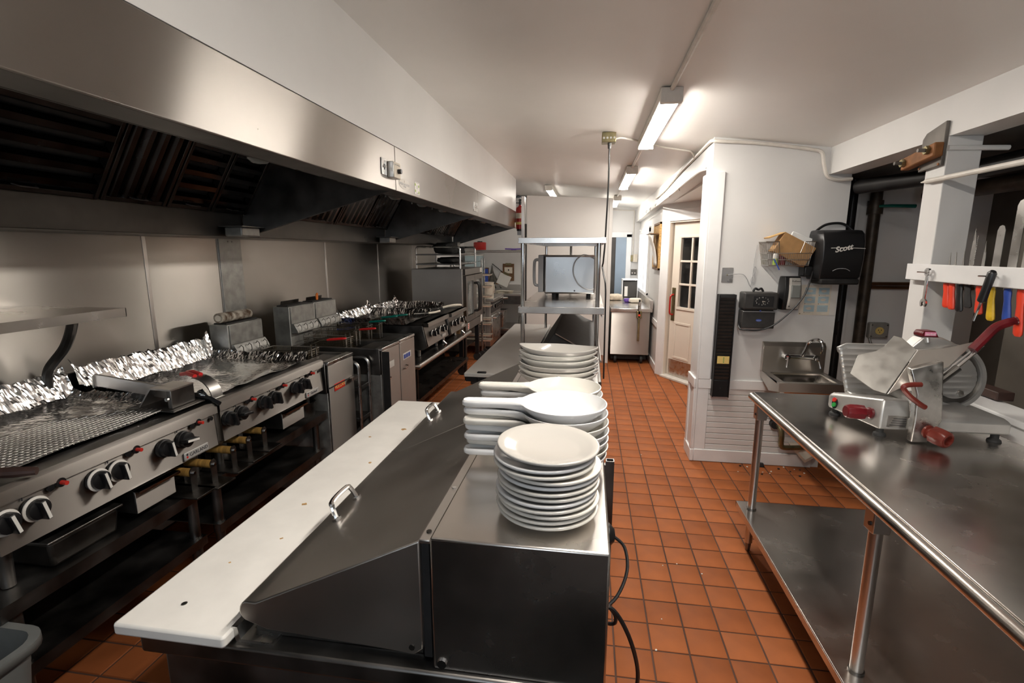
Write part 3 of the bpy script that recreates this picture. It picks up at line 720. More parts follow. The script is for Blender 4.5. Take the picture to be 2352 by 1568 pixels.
# ------------------------------------------------------------------ fryers
def fryer(y0, y1, xf, zt, xb, label, flue_z, badge=None, hooks=4, group=None, side='galv'):
    t = thing('fryer', label, 'fryer', ((xf + xb) / 2, (y0 + y1) / 2, 0), group)
    B(xb + .12, xf - .012, y0, y1, .10, zt - .2).build('cabinet', side, t, .004)
    rim = MB()
    rim.box(xb + .12, xf - .02, y0, y0 + .035, zt - .2, zt - .005); rim.box(xb + .12, xf - .02, y1 - .035, y1, zt - .2, zt - .005)
    rim.box(xf - .20, xf - .02, y0, y1, zt - .2, zt - .012); rim.box(xb + .12, xb + .16, y0, y1, zt - .2, zt - .005)
    rim.build('tank_rim', 'steel_dark', t, .004)
    B(xb + .15, xf - .19, y0 + .03, y1 - .03, zt - .12, zt - .10).build('oil', 'oil', t)
    d = B(xf - .014, xf, y0 + .004, y1 - .004, .14, zt - .025).build('door', 'steel_front', t, .003)
    B(xf - .05, xf + .004, y0 + .002, y1 - .002, zt - .022, zt).build('front_edge', 'alu', t, .004)
    B(xb, xb + .13, y0, y1, .10, flue_z).build('flue_riser', side, t, .004)
    B(xb + .13, xb + .137, y0 + .012, y1 - .008, flue_z - .13, flue_z - .005).build('flue_cover', 'galv', t, .002)
    hz = flue_z - .15
    hg = MB().prism([(xb + .13, hz + .02), (xb + .15, hz + .02), (xb + .18, hz - .03), (xb + .18, hz - .05), (xb + .13, hz - .05)], 'y', y0 + .015, y1 - .005).build('basket_hanger', 'galv', t, .002)
    for k in range(hooks):
        y = y0 + .05 + (y1 - y0 - .10) * k / (hooks - 1)
        MB().tube([(xb + .165, y, hz + .0), (xb + .175, y, hz + .012), (xb + .19, y, hz), (xb + .192, y, hz - .025), (xb + .185, y, hz - .035)], .0035, 6).build('hook', 'chrome', hg)
    B(xb + .02, xb + .11, y0 + .02, y1 - .02, flue_z, flue_z + .008).build('flue_top', 'black_matte', t)
    MB().prism([(xb + .03, flue_z + .005), (xb + .035, flue_z + .035), (xb + .03, flue_z + .035), (xb + .024, flue_z + .005)], 'y', y0 + .06, y1 - .05).build('flue_deflector', 'steel_black', t)
    for x in (xf - .08, xb + .1):
        for y in (y0 + .05, y1 - .05): MB().cyl((x, y, 0), (x, y, .10), .016, .022, n=10).build('leg', 'steel_dark', t)
    return t, d
f1, fd1 = fryer(2.80, 3.14, -1.60, .97, -2.40, 'single fryer with red nameplate next to the foil-covered griddle', 1.19)
B(-1.602, -1.594, 2.80, 3.14, .80, .806).build('door_gap', 'black_matte', f1)
bd = B(-1.60, -1.597, 2.865, 3.0, .765, .812).build('nameplate', 'badge_red', f1, .001)
text('VULCAN', .034, FX(-1.5965, 2.933, .788), 'note_yellow', bd, depth=.0004)
MB().prism([(-1.60, .805), (-1.572, .805), (-1.572, .785), (-1.576, .785), (-1.576, .80), (-1.60, .80)], 'y', 3.06, 3.14).build('door_handle', 'steel', f1)
fa, fda = fryer(3.36, 3.70, -1.485, .955, -2.33, 'twin fryer with plain white sticker and small pull handle', 1.245)
fb_, fdb = fryer(3.705, 4.05, -1.485, .955, -2.33, 'twin fryer with blue sticker beside the foil-covered hot plate', 1.245)
def s_handle(par, x, y, z):
    MB().tube([(x, y - .03, z - .012), (x + .018, y - .025, z - .008), (x + .02, y, z), (x + .018, y + .025, z + .008), (x, y + .03, z + .012)], .005, 6).build('door_pull', 'chrome', par)
s_handle(fda, -1.485, 3.44, .705); s_handle(fdb, -1.485, 3.80, .715)
B(-1.485, -1.4835, 3.43, 3.58, .775, .825).build('sticker', 'paper', fda)
B(-1.4835, -1.483, 3.46, 3.47, .787, .805).build('sticker_print', 'pale_grey', fda)
B(-1.485, -1.4835, 3.77, 3.95, .775, .828).build('sticker', 'paper', fdb)
for k in range(3): B(-1.4835, -1.483, 3.785 + .05 * k, 3.828 + .05 * k, .783, .818).build('sticker_print', 'ink_blue', fdb)
B(-1.486, -1.43, 3.36, 3.362, .1, .93).build('edge_strip', 'black_matte', fa)
# fire proof brush roll on the single fryer flue
o = thing('scorched_roll', 'scorched cylindrical roll lying on top of the single fryer flue', 'roll', (-2.33, 2.93, 1.2))
rings = []
for i in range(13):
    y = 2.80 + .29 * i / 12; rr = .032 * (1 + .12 * noise.noise(Vector((i * .9, 2, 1))))
    rings.append([(-2.33 + rr * math.cos(2 * PI * j / 14) * (1 + .1 * noise.noise(Vector((i, j, 0)))), y, 1.232 + rr * math.sin(2 * PI * j / 14)) for j in range(14)])
MB().loft(rings).build('roll_body', 'rust', o)
MB().cyl((-2.33, 2.798, 1.232), (-2.33, 2.804, 1.232), .02, n=12).build('roll_end', 'paper_cream', o)
# wire fry baskets
def basket(grip):
    t = thing('fry_basket', '', 'fry basket', (0, 0, 0), local=True)
    L, Wd, H = .34, .135, .13
    m_ = MB()
    n = 24
    for i in range(n + 1):
        x = -L / 2 + L * i / n
        m_.tube([(x, -Wd / 2, 0), (x * .96, -Wd * .44, -H), (x * .96, Wd * .44, -H), (x, Wd / 2, 0)], .0013, 4, False)
    for j in range(9):
        z = -H * j / 8; k = 1 - .04 * j / 8
        m_.tube([(-L / 2 * k, -Wd / 2 * k, z), (L / 2 * k, -Wd / 2 * k, z), (L / 2 * k, Wd / 2 * k, z), (-L / 2 * k, Wd / 2 * k, z), (-L / 2 * k, -Wd / 2 * k, z)], .0013, 4, False)
    for i in range(8):
        y = -Wd / 2 + Wd * (i + .5) / 8
        m_.tube([(-L / 2, y, 0), (-L / 2 * .96, y * .9, -H), (L / 2 * .96, y * .9, -H), (L / 2, y, 0)], .0013, 4, False)
    m_.build('basket_mesh', 'wire_dark', t)['kind'] = 'stuff'
    MB().tube([(-L / 2, -Wd / 2, 0), (L / 2, -Wd / 2, 0), (L / 2, Wd / 2, 0), (-L / 2, Wd / 2, 0), (-L / 2, -Wd / 2, 0)], .003, 6).build('basket_rim', 'wire', t)
    for y in (-.03, .03): MB().tube([(-L / 2, y, 0), (-L / 2 - .02, y, .02), (-L / 2 - .03, y, -.005)], .003, 6).build('basket_hook', 'wire', t)
    MB().tube([(L / 2, -.03, -.05), (L / 2 + .005, -.03, .035), (L / 2 + .06, -.015, .06), (L / 2 + .12, -.011, .07)], .0035, 6).build('handle_rod', 'wire_dark', t)
    MB().tube([(L / 2, .03, -.05), (L / 2 + .005, .03, .035), (L / 2 + .06, .015, .06), (L / 2 + .12, .011, .07)], .0035, 6).build('handle_rod', 'wire_dark', t)
    gx = L / 2 + .11
    MB().tube(smoothpath([(gx, -.012, .068), (gx + .10, -.013, .078), (gx + .125, 0, .08), (gx + .10, .013, .078), (gx, .012, .068)], 4), .0068, 8).build('grip', grip, t)
    for y in (-.03, .03): B(L / 2 - .002, L / 2 + .004, y - .006, y + .006, -.12, .035).build('basket_strap', 'wire', t)
    return t
bk = basket('red_plastic'); bk.location = (-1.99, 3.02, 1.005); bk['label'] = 'wire fry basket with red grip hanging in the single fryer'; bk['category'] = 'fry basket'
o = dup(bk, (-1.96, 3.47, 1.01), math.radians(-6), 'wire fry basket with red grip in the fryer with the white sticker')
bt = basket('teal'); bt.location = (-1.97, 3.63, 1.04); bt['label'] = 'wire fry basket with green grips over the fryer with the white sticker'; bt['category'] = 'fry basket'
dup(bt, (-1.95, 3.80, 1.05), math.radians(4), 'wire fry basket with green grips in the fryer with the blue sticker')
dup(bt, (-1.93, 3.96, 1.04), math.radians(8), 'wire fry basket with green grips next to the foil-covered hot plate')
t = thing('tongs', 'orange-ended tongs standing in the twin fryer flue', 'tongs', (-2.26, 3.86, 1.25))
MB().tube(smoothpath([(-2.26, 3.855, 1.24), (-2.26, 3.85, 1.29), (-2.255, 3.86, 1.305), (-2.26, 3.87, 1.29), (-2.26, 3.865, 1.24)], 4), .006, 8).build('grip', 'orange', t)
t = thing('round_lid', 'dark blue-rimmed round lid leaning behind the twin fryers', 'lid', (-2.3, 4.3, .95))
R = Matrix.Rotation(math.radians(72), 4, 'Y')
MB().lathe([(0, 0), (.14, .0), (.15, .01), (.145, .014), (0, .006)], (0, 0, 0), 32).build('lid_disc', 'steel_black', t)
t.children[0].matrix_local = Matrix.Translation((-.09, -.02, .12)) @ R
k_ = MB().lathe([(.138, -.004), (.155, -.004), (.155, .016), (.138, .016), (.138, -.004)], (0, 0, 0), 32, cap=False).build('lid_rim', 'blue', t); k_.matrix_local = t.children[0].matrix_local
# tube cart squeezed between the fryers
t = thing('tube_cart', 'narrow tubular steel cart between the single and twin fryers', 'cart', (-1.85, 3.25, 0))
for y in (3.17, 3.33):
    MB().tube([(-2.15, y, .05), (-2.15, y, .84)] + arc((-2.11, y, .84), .04, 180, 90, 5) + arc((-1.63, y, .84), .05, 90, 0, 6) + [(-1.58, y, .05)], .0125, 10).build('end_frame', 'alu', t)
for z in (.22, .45, .68): B(-2.15, -1.58, 3.17, 3.33, z, z + .03).build('cart_shelf', 'steel_dark', t, .003)
for x in (-2.13, -1.60):
    for y in (3.18, 3.32): MB().cyl((x, y - .012, .035), (x, y + .012, .035), .035, n=14).build('caster', 'rubber', t)

# ------------------------------------------------------------------ hot plates on the third stand
stand(4.17, 6.15, 'steel stand with tubular front rail carrying the two hot plates', -1.5, .64, True, .30)
def hotplate(y0, y1, xf, label, knobs):
    t = thing('hot_plate', label, 'hot plate', (-1.9, (y0 + y1) / 2, .64), 'counter hot plates')
    MB().prism([(-2.35, .72), (xf - .05, .72), (xf - .005, .75), (xf - .05, .955), (-2.35, .955)], 'y', y0, y1).build('body', 'steel_dark', t, .003)
    B(-2.36, xf - .03, y0, y1, .955, .975).build('top_plate', 'steel_black', t, .003)
    MB().prism([(xf - .05, .985), (xf + .0, .985), (xf + .012, .975), (xf + .012, .945), (xf - .05, .945)], 'y', y0, y1).build('bullnose', 'steel_front', t)
    MB().prism([(xf - .048, .945), (xf - .043, .945), (xf + .003, .755), (xf - .002, .755)], 'y', y0 + .01, y1 - .01).build('control_panel', 'steel_front', t)
    for y in knobs: knob(t, xf - .018, y, .86, 1, 20, .03)
    for y in (y0 + .08, y1 - .08):
        MB().cyl((xf - .12, y, .645), (xf - .12, y, .722), .016, .02, n=10).build('leg', 'alu', t)
        MB().cyl((-2.25, y, .645), (-2.25, y, .722), .016, .02, n=10).build('leg', 'alu', t)
    b_ = B(xf - .004, xf + .004, (y0 + y1) / 2 + .12, (y0 + y1) / 2 + .24, .77, .80).build('badge', 'badge_silver', t, .002)
    MB().tube([(xf - .01, y1 - .18, .72), (xf + .02, y1 - .17, .69), (xf, y1 - .16, .66)], .012, 8).build('gas_valve', 'alu', t)
    return t
hotplate(4.45, 5.16, -1.50, 'foil-topped hot plate beside the twin fryers', [4.62, 4.72, 4.90, 5.0])
hotplate(5.20, 5.86, -1.48, 'hot plate beside the convection oven with its dark top bare at the front', [5.30, 5.42, 5.62, 5.72])
foil('foil_tray', 'crumpled foil liner over the hot plate beside the twin fryers', -2.33, -1.62, 4.18, 4.95, 1.0, .09, .06, 23, nu=90, nv=90, ruff=.007)
foil('foil_tray', 'crumpled foil liner over the hot plate beside the convection oven', -2.33, -1.70, 4.98, 5.70, 1.0, .08, .06, 37, nu=90, nv=80, ruff=.007)
t = thing('tongs', 'cream-handled tongs resting on the front of the hot plates', 'tongs', (-1.6, 5.2, .99))
MB().tube(smoothpath([(-1.62, 4.85, 1.03), (-1.58, 4.92, 1.03), (-1.56, 5.05, 1.03)], 4), .011, 8).build('grip', 'paper_cream', t)
MB().tube(smoothpath([(-1.75, 4.78, 1.03), (-1.62, 4.85, 1.03)], 4), .006, 6).build('arm', 'alu', t)
t = thing('pot_holder', 'cream folded cloth on the hot plate corner by the oven', 'cloth', (-1.58, 5.75, .985))
MB().tube(smoothpath([(-1.70, 5.62, 1.0), (-1.60, 5.70, 1.02), (-1.53, 5.80, 1.015), (-1.56, 5.84, .998), (-1.66, 5.78, .998)], 5), .014, 8).build('cloth_fold', 'paper_cream', t)
t = thing('cardboard_sheet', 'brown cardboard sheet standing under the second hot plate', 'cardboard', (-1.56, 5.9, .64))
B(-1.8, -1.56, 5.875, 5.885, .645, .94).build('sheet', 'cardboard', t)

# ------------------------------------------------------------------ convection oven
t = thing('convection_oven', 'stainless convection oven with two glass doors on black legs', 'oven', (-1.95, 6.83, 0))
OY0, OY1, OX = 6.30, 7.36, -1.60
B(-2.32, OX - .03, OY0, OY1, .60, 1.425).build('body', 'oven_side', t, .006)
B(OX - .03, OX + .01, OY0 + .02, OY1, 1.345, 1.425).build('control_header', 'steel_front', t, .004)
B(OX + .01, OX + .012, OY1 - .17, OY1 - .04, 1.355, 1.415).build('header_label', 'paper', t)
text('U.S.', .055, FX(OX + .0125, OY1 - .10, 1.385), 'ink', t, depth=.0004)
B(OX - .03, OX + .01, OY0 + .01, OY1, .60, .71).build('lower_panel', 'steel_front', t, .004)
lb = B(OX + .01, OX + .0115, OY0 + .10, OY0 + .18, .615, .70).build('warning_label', 'paper', t)
for k in range(3): B(OX + .0115, OX + .012, OY0 + .11, OY0 + .17, .625 + .025 * k, .64 + .025 * k).build('label_print', 'badge_red', lb)
B(OX + .01, OX + .0115, OY1 - .16, OY1 - .06, .615, .72).build('rating_label', 'paper', t)
def oven_door(y0, y1, hy):
    d = MB()
    d.box(OX - .03, OX + .015, y0, y1, .72, .80); d.box(OX - .03, OX + .015, y0, y1, 1.26, 1.335)
    d.box(OX - .03, OX + .015, y0, y0 + .09, .80, 1.26); d.box(OX - .03, OX + .015, y1 - .09, y1, .80, 1.26)
    o = d.build('door', 'steel_front', t)
    B(OX - .015, OX - .005, y0 + .08, y1 - .08, .79, 1.27).build('pane', 'glass_oven', o)
    MB().tube(smoothpath([(OX + .015, hy, 1.22), (OX + .07, hy, 1.21), (OX + .085, hy, 1.13), (OX + .085, hy, .92), (OX + .07, hy, .84), (OX + .015, hy, .83)], 5), .016, 8).build('door_handle', 'black_plastic', o)
oven_door(OY0 + .02, 6.825, 6.79); oven_door(6.835, OY1 - .01, 6.88)
for x in (OX - .07, -2.25):
    for y in (OY0 + .06, OY1 - .06):
        lg = B(x - .03, x + .03, y - .03, y + .03, .12, .60).build('leg', 'black_plastic', t, .004)
        MB().cyl((x, y - .016, .06), (x, y + .016, .06), .06, n=18).build('caster', 'rubber', lg)
B(-2.25, OX - .1, OY0 + .06, OY1 - .06, .30, .32).build('undershelf', 'steel_black', t)
def ovenrack():
    t = thing('tube_rack', 'two-tier tubular steel rack standing on the convection oven', 'rack', (-1.95, 6.85, 1.426))
    for y in (6.40, 7.28):
        MB().tube([(-2.28, y, 1.428), (-2.28, y, 1.67)] + arc((-2.24, y, 1.67), .04, 180, 90, 5) + arc((-1.72, y, 1.67), .04, 90, 0, 5) + [(-1.68, y, 1.428)], .0135, 10).build('end_frame', 'alu', t)
    for z in (1.475, 1.60): B(-2.28, -1.68, 6.38, 7.30, z, z + .018).build('rack_shelf', 'steel_dark', t, .003)
    for z in (1.475, 1.60): MB().tube([(-1.675, 6.4, z + .02), (-1.675, 7.28, z + .02)], .007, 8).build('shelf_rail', 'alu', t)
ovenrack()
def lump(name, label, c, s, m, cat, seed):
    bm = bmesh.new(); bmesh.ops.create_icosphere(bm, subdivisions=3, radius=1)
    mb = MB(); vs = []
    for v in bm.verts:
        p = v.co.normalized(); q = Vector([math.copysign(abs(a) ** .55, a) for a in p])
        k = 1 + .16 * noise.noise(p * 2.5 + Vector((seed, 0, 0)))
        vs.append((c[0] + q.x * s[0] * k, c[1] + q.y * s[1] * k, c[2] + s[2] + q.z * s[2] * (k if q.z > 0 else 1)))
    mb.add(vs, [tuple(v.index for v in f.verts) for f in bm.faces]); bm.free()
    o = mb.build(name, m, None, smooth=60); return tag(o, label, cat)
lump('cloth_bundle', 'bulging black cloth bundle on the top tier of the oven rack', (-1.93, 6.62, 1.619), (.14, .20, .075), 'fabric_black', 'bundle', 1)
lump('cloth_bundle', 'low black cloth bundle on the oven rack below the fire extinguisher', (-1.93, 7.06, 1.619), (.13, .17, .045), 'fabric_black', 'bundle', 5)
lump('cloth_bundle', 'long black cloth bundle on the lower tier of the oven rack', (-1.93, 6.80, 1.494), (.13, .30, .042), 'fabric_black', 'bundle', 8)

# ------------------------------------------------------------------ sheet pan rack, range, and the far end
t = thing('sheet_pan_rack', 'sheet pan rack with pale trays between the oven and the range', 'pan rack', (-1.85, 7.56, 0))
for x in (-2.1, -1.62):
    for y in (7.44, 7.62): B(x - .012, x + .012, y - .012, y + .012, .12, 1.55).build('upright', 'alu', t, .002)
for z in (.25, .5, .75, 1.0, 1.25, 1.5):
    for y in (7.45, 7.61): B(-2.1, -1.62, y - .012, y + .012, z, z + .004).build('runner', 'alu', t)
for x in (-2.1, -1.62):
    for y in (7.44, 7.62): MB().cyl((x, y - .014, .06), (x, y + .014, .06), .06, n=16).build('caster', 'rubber', t)
for k, z in enumerate((.26, .34, .52, .60, .80, .95, 1.10, 1.28)):
    p = thing('sheet_pan', 'pale sheet pan slid into the rack beside the oven', 'sheet pan', (-1.8, 7.53, z), 'sheet pans in the rack beside the oven')
    MB().loft([[(-2.08, 7.46, z + .006), (-1.50, 7.46, z + .006), (-1.50, 7.60, z + .006), (-2.08, 7.60, z + .006)], [(-2.10, 7.45, z + .03), (-1.48, 7.45, z + .03), (-1.48, 7.61, z + .03), (-2.10, 7.61, z + .03)]], False).build('pan_tray', 'paper_cream', p, solid=.003)
    MB().tube([(-2.10, 7.45, z + .03), (-1.48, 7.45, z + .03), (-1.48, 7.61, z + .03), (-2.10, 7.61, z + .03), (-2.10, 7.45, z + .03)], .004, 6).build('pan_rim', 'alu', p)
t = thing('kitchen_range', 'stainless range with black knobs and curved oven door beside the pan rack', 'range', (-1.85, 8.1, 0))
RX = -1.48
B(-2.25, RX - .06, 7.70, 8.62, .14, .86).build('body', 'steel', t, .006)
B(-2.25, RX, 7.70, 8.62, .86, .91).build('cook_top', 'steel', t, .006)
B(-2.30, -2.25, 7.70, 8.62, .14, 1.1).build('back_guard', 'steel', t, .004)
MB().prism([(RX - .06, .86), (RX - .01, .86), (RX - .04, .68), (RX - .06, .68)], 'y', 7.72, 8.60).build('control_panel', 'steel_dark', t)
for y in (7.80, 7.92, 8.04, 8.16, 8.28, 8.42): knob(t, RX - .032, y, .79, 1 if y < 8.3 else 0, 15, .032)
MB().tube([(RX - .02, 8.62, .84), (RX + .05, 8.66, .84), (RX + .07, 8.66, .84)], .018, 10).build('valve_pipe', 'alu', t)
dd = B(RX - .06, RX - .03, 7.74, 8.40, .22, .64).build('oven_door', 'alu', t, .02)
MB().tube([(RX - .03, 7.78, .60), (RX + .01, 7.79, .60), (RX + .01, 8.35, .60), (RX - .03, 8.36, .60)], .012, 8).build('door_handle', 'chrome', dd)
for x in (RX - .12, -2.2):
    for y in (7.78, 8.54): MB().cyl((x, y - .02, .07), (x, y + .02, .07), .07, n=16).build('caster', 'rubber', t)
pot('food_bucket', 'tall cream bucket with wire handle standing on the range', (-1.60, 7.86, .91), .085, .25, 'paper_cream', 'bucket', [(-1.515, 7.86, 1.13), (-1.50, 7.84, 1.06), (-1.51, 7.86, 1.0)])
t = thing('stock_pot', 'square steel pot on the floor shelf beside the range', 'pot', (-1.5, 8.85, .25))
MB().loft([[(-1.70, 8.72, .30), (-1.52, 8.72, .30), (-1.52, 9.0, .30), (-1.70, 9.0, .30)], [(-1.74, 8.69, .60), (-1.49, 8.69, .60), (-1.49, 9.03, .60), (-1.74, 9.03, .60)]]).build('pot_body', 'alu', t, .015)
B(-1.755, -1.475, 8.675, 9.045, .598, .612).build('pot_rim', 'chrome', t, .005)
t = thing('steel_table', 'steel work table with backsplash and undershelf against the far wall', 'table', (-1.7, 9.6, 0))
B(-2.45, -1.0, 9.28, 9.88, .82, .86).build('table_top', 'steel', t, .005)
B(-2.45, -1.0, 9.86, 9.895, .86, 1.0).build('backsplash', 'steel', t, .004)
B(-2.4, -1.02, 9.30, 9.34, .66, .82).build('apron', 'steel_dark', t, .003)
B(-2.4, -1.02, 9.0, 9.85, .20, .235).build('undershelf', 'steel', t, .004)
B(-2.4, -1.02, 9.80, 9.84, 0, .66).build('back_board', 'cooler', t)
for x in (-2.4, -1.05):
    for y in (9.32, 9.8): MB().cyl((x, y, 0), (x, y, .82), .02, n=10).build('leg', 'steel', t)
pot('mixing_bowl', 'upturned steel pot on the undershelf of the far table', (-1.20, 9.25, .236), .12, .20, 'alu', flare=.8)
t = thing('paper_stack', 'loose stack of cream papers on the far work table', 'papers', (-1.6, 9.5, .86))
for k in range(5):
    R = Matrix.Rotation(random.uniform(-.5, .5), 4, 'Z'); MB().obox((-1.62 + random.uniform(-.03, .03), 9.5 + random.uniform(-.03, .03), .866 + .009 * k), (.30, .20, .006), R).build('sheet', 'paper_cream', t)
def clip(label, x, z, rot, face, y=9.885, w_=.23, h_=.34):
    t = thing('clipboard', label, 'clipboard', (x, y, z), local=True); t.rotation_euler = (0, math.radians(rot), 0)
    B(-w_ / 2, w_ / 2, -.004, 0, -h_ / 2, h_ / 2).build('board', 'clipboard', t, .003)
    if face == 'full': B(-w_ / 2 + .004, w_ / 2 - .004, -.008, -.004, -h_ / 2 + .07, h_ / 2 - .03).build('sheet', 'paper', t)
    else:
        s_ = B(-.08, .08, -.007, -.004, -.02, .10).build('sheet', 'paper_cream', t); B(-.01, .015, -.0075, -.007, .03, .06).build('print', 'ink', s_)
    B(-.06, .06, -.014, -.003, h_ / 2 - .035, h_ / 2 + .012).build('clip', 'brass', t, .004)
clip('brown clipboard with a small note hanging on the far wall', -1.60, 1.24, 0, 'note')
clip('clipboard with white paper hanging tilted over the far work table', -1.70, 1.07, 24, 'full', 9.865, .25, .33)
t = thing('apron', 'grey striped apron hanging on the far wall beside the clipboards', 'apron', (-1.85, 9.88, 1.1))
def af(u, v):
    x = -1.97 + (.02 + .30 * v) * u + .02 * (1 - v) + .02; z = 1.40 - .48 * v - .16 * u * (1 - v) ; return (x - .08 * v, 9.878 - .02 * abs(math.sin(9 * u)) * v, z)
MB().grid(af, 14, 14).build('apron_cloth', 'apron', t, solid=.004)
MB().tube([(-1.93, 9.87, 1.41), (-1.80, 9.865, 1.31), (-1.72, 9.865, 1.24)], .008, 6).build('apron_strap', 'black_matte', t)
t = thing('picture_frame', 'small dark framed notice on the wall behind the oven', 'frame', (-2.06, 9.88, 1.2))
B(-2.17, -2.0, 9.875, 9.895, 1.0, 1.33).build('frame_body', 'clipboard', t, .004); B(-2.155, -2.015, 9.872, 9.876, 1.02, 1.31).build('print', 'ink_blue', t)
t = thing('wire_shelf', 'chrome wire wall shelf above the clipboards on the far wall', 'shelf', (-1.6, 9.75, 1.66))
m_ = MB()
for k in range(46): x = -2.42 + k * .031; m_.tube([(x, 9.55, 1.675), (x, 9.885, 1.675)], .003, 4)
m_.build('wire_deck', 'wire', t)['kind'] = 'stuff'
for y in (9.55, 9.72, 9.88): MB().tube([(-2.43, y, 1.668), (-1.0, y, 1.668)], .006, 6).build('shelf_rod', 'chrome', t)
MB().tube([(-2.43, 9.55, 1.635), (-1.0, 9.55, 1.635)], .006, 6).build('shelf_rod', 'chrome', t)
m_ = MB()
for k in range(40): x = -2.42 + k * .036; m_.tube([(x, 9.55, 1.635), (x + .018, 9.55, 1.668), (x + .036, 9.55, 1.635)], .0025, 4)
m_.build('front_truss', 'chrome', t)['kind'] = 'stuff'
for x in (-2.3, -1.1): MB().tube([(x, 9.56, 1.66), (x, 9.88, 1.5), (x, 9.89, 1.66)], .008, 6).build('bracket', 'chrome', t)
t = thing('ladle', 'purple-handled ladle on the wire shelf', 'ladle', (-1.45, 9.6, 1.69))
MB().tube([(-1.62, 9.6, 1.70), (-1.45, 9.6, 1.695), (-1.25, 9.6, 1.70)], .012, 8).build('handle', 'purple', t)
B(-1.50, -1.40, 9.58, 9.62, 1.679, 1.69).build('rest', 'purple', t)
t = thing('canister', 'red canister on the far wire shelf behind the oven rack', 'canister', (-2.12, 9.7, 1.68))
MB().lathe([(0, 0), (.12, 0), (.125, .01), (.125, .14), (.11, .15), (0, .15)], (-2.14, 9.7, 1.681), 20).build('can_body', 'ext_red', t)
MB().lathe([(0, 0), (.05, 0), (.05, .02), (0, .02)], (-2.14, 9.7, 1.831), 16).build('can_lid', 'black_plastic', t)
t = thing('carton', 'pale blue carton on the far table behind the oven rack', 'carton', (-2.2, 9.6, .86))
B(-2.40, -2.1, 9.5, 9.8, 0.861, 1.58).build('carton_body', 'pale_blue', t, .004); B(-2.41, -2.09, 9.49, 9.81, 1.57, 1.59).build('carton_lid', 'paper', t)
# extinguisher beside the hood end
t = thing('fire_extinguisher', 'red fire extinguisher hanging at the end of the hood', 'extinguisher', (-1.055, 7.60, 1.98))
ex, ey = -1.055, 7.62
MB().lathe([(0, 1.985), (.06, 1.985), (.06, 2.0), (.062, 2.0), (.064, 2.02), (.064, 2.26), (.055, 2.30), (.022, 2.325), (.018, 2.34), (0, 2.34)], (ex, ey, 0), 24).build('cylinder', 'ext_red', t)
MB().lathe([(0, 1.96), (.052, 1.96), (.052, 1.99), (0, 1.99)], (ex, ey, 0), 20).build('base_ring', 'black_plastic', t)
MB().cyl((ex, ey, 2.335), (ex, ey, 2.40), .016, n=12).build('valve', 'black_plastic', t)
B(ex - .07, ex + .03, ey - .01, ey + .01, 2.365, 2.377).build('lever', 'black_plastic', t, .002)
B(ex - .02, ex + .02, ey - .012, ey + .012, 2.40, 2.425).build('handle', 'black_plastic', t, .003)
MB().tube(smoothpath([(ex, ey, 2.42), (ex - .01, ey, 2.47), (ex - .04, ey, 2.475), (ex - .062, ey, 2.42), (ex - .07, ey, 2.2)], 5), .006, 8).build('hose', 'black_plastic', t)
MB().lathe([(.0645, 2.05), (.0652, 2.05), (.0652, 2.09), (.0645, 2.09)], (ex, ey, 0), 24).build('label', 'note_yellow', t)
MB().lathe([(.0645, 2.14), (.0652, 2.14), (.0652, 2.22), (.0645, 2.22)], (ex, ey, 0), 24).build('label', 'paper_cream', t)
B(ex - .012, ex + .012, ey + .06, ey + .08, 2.0, 2.3).build('hanger', 'steel_dark', t)
tag(B(-1.11, -1.0, 7.70, 7.72, 1.9, 2.45).build('mounting_board', 'steel'), 'steel mounting strip behind the fire extinguisher', 'bracket')
# grey bin on the floor at the griddles
t = thing('bus_bin', 'grey plastic bin with rolled rim on the floor by the griddles', 'bin', (-1.55, .86, 0))
def rr(x0, x1, y0, y1, r, z):
    o = []
    for cx, cy, a in ((x1 - r, y1 - r, 0), (x0 + r, y1 - r, 90), (x0 + r, y0 + r, 180), (x1 - r, y0 + r, 270)):
        for k in range(6): q = math.radians(a + 18 * k); o.append((cx + r * math.cos(q), cy + r * math.sin(q), z))
    return o
x0, x1, y0, y1 = -1.86, -1.49, .62, 1.0
MB().loft([rr(x0 + .05, x1 - .05, y0 + .05, y1 - .05, .05, 0.002), rr(x0, x1, y0, y1, .06, .60), rr(x0 - .018, x1 + .018, y0 - .018, y1 + .018, .07, .60), rr(x0 - .018, x1 + .018, y0 - .018, y1 + .018, .07, .575)], False).build('bin_body', 'bin_grey', t, solid=.006)
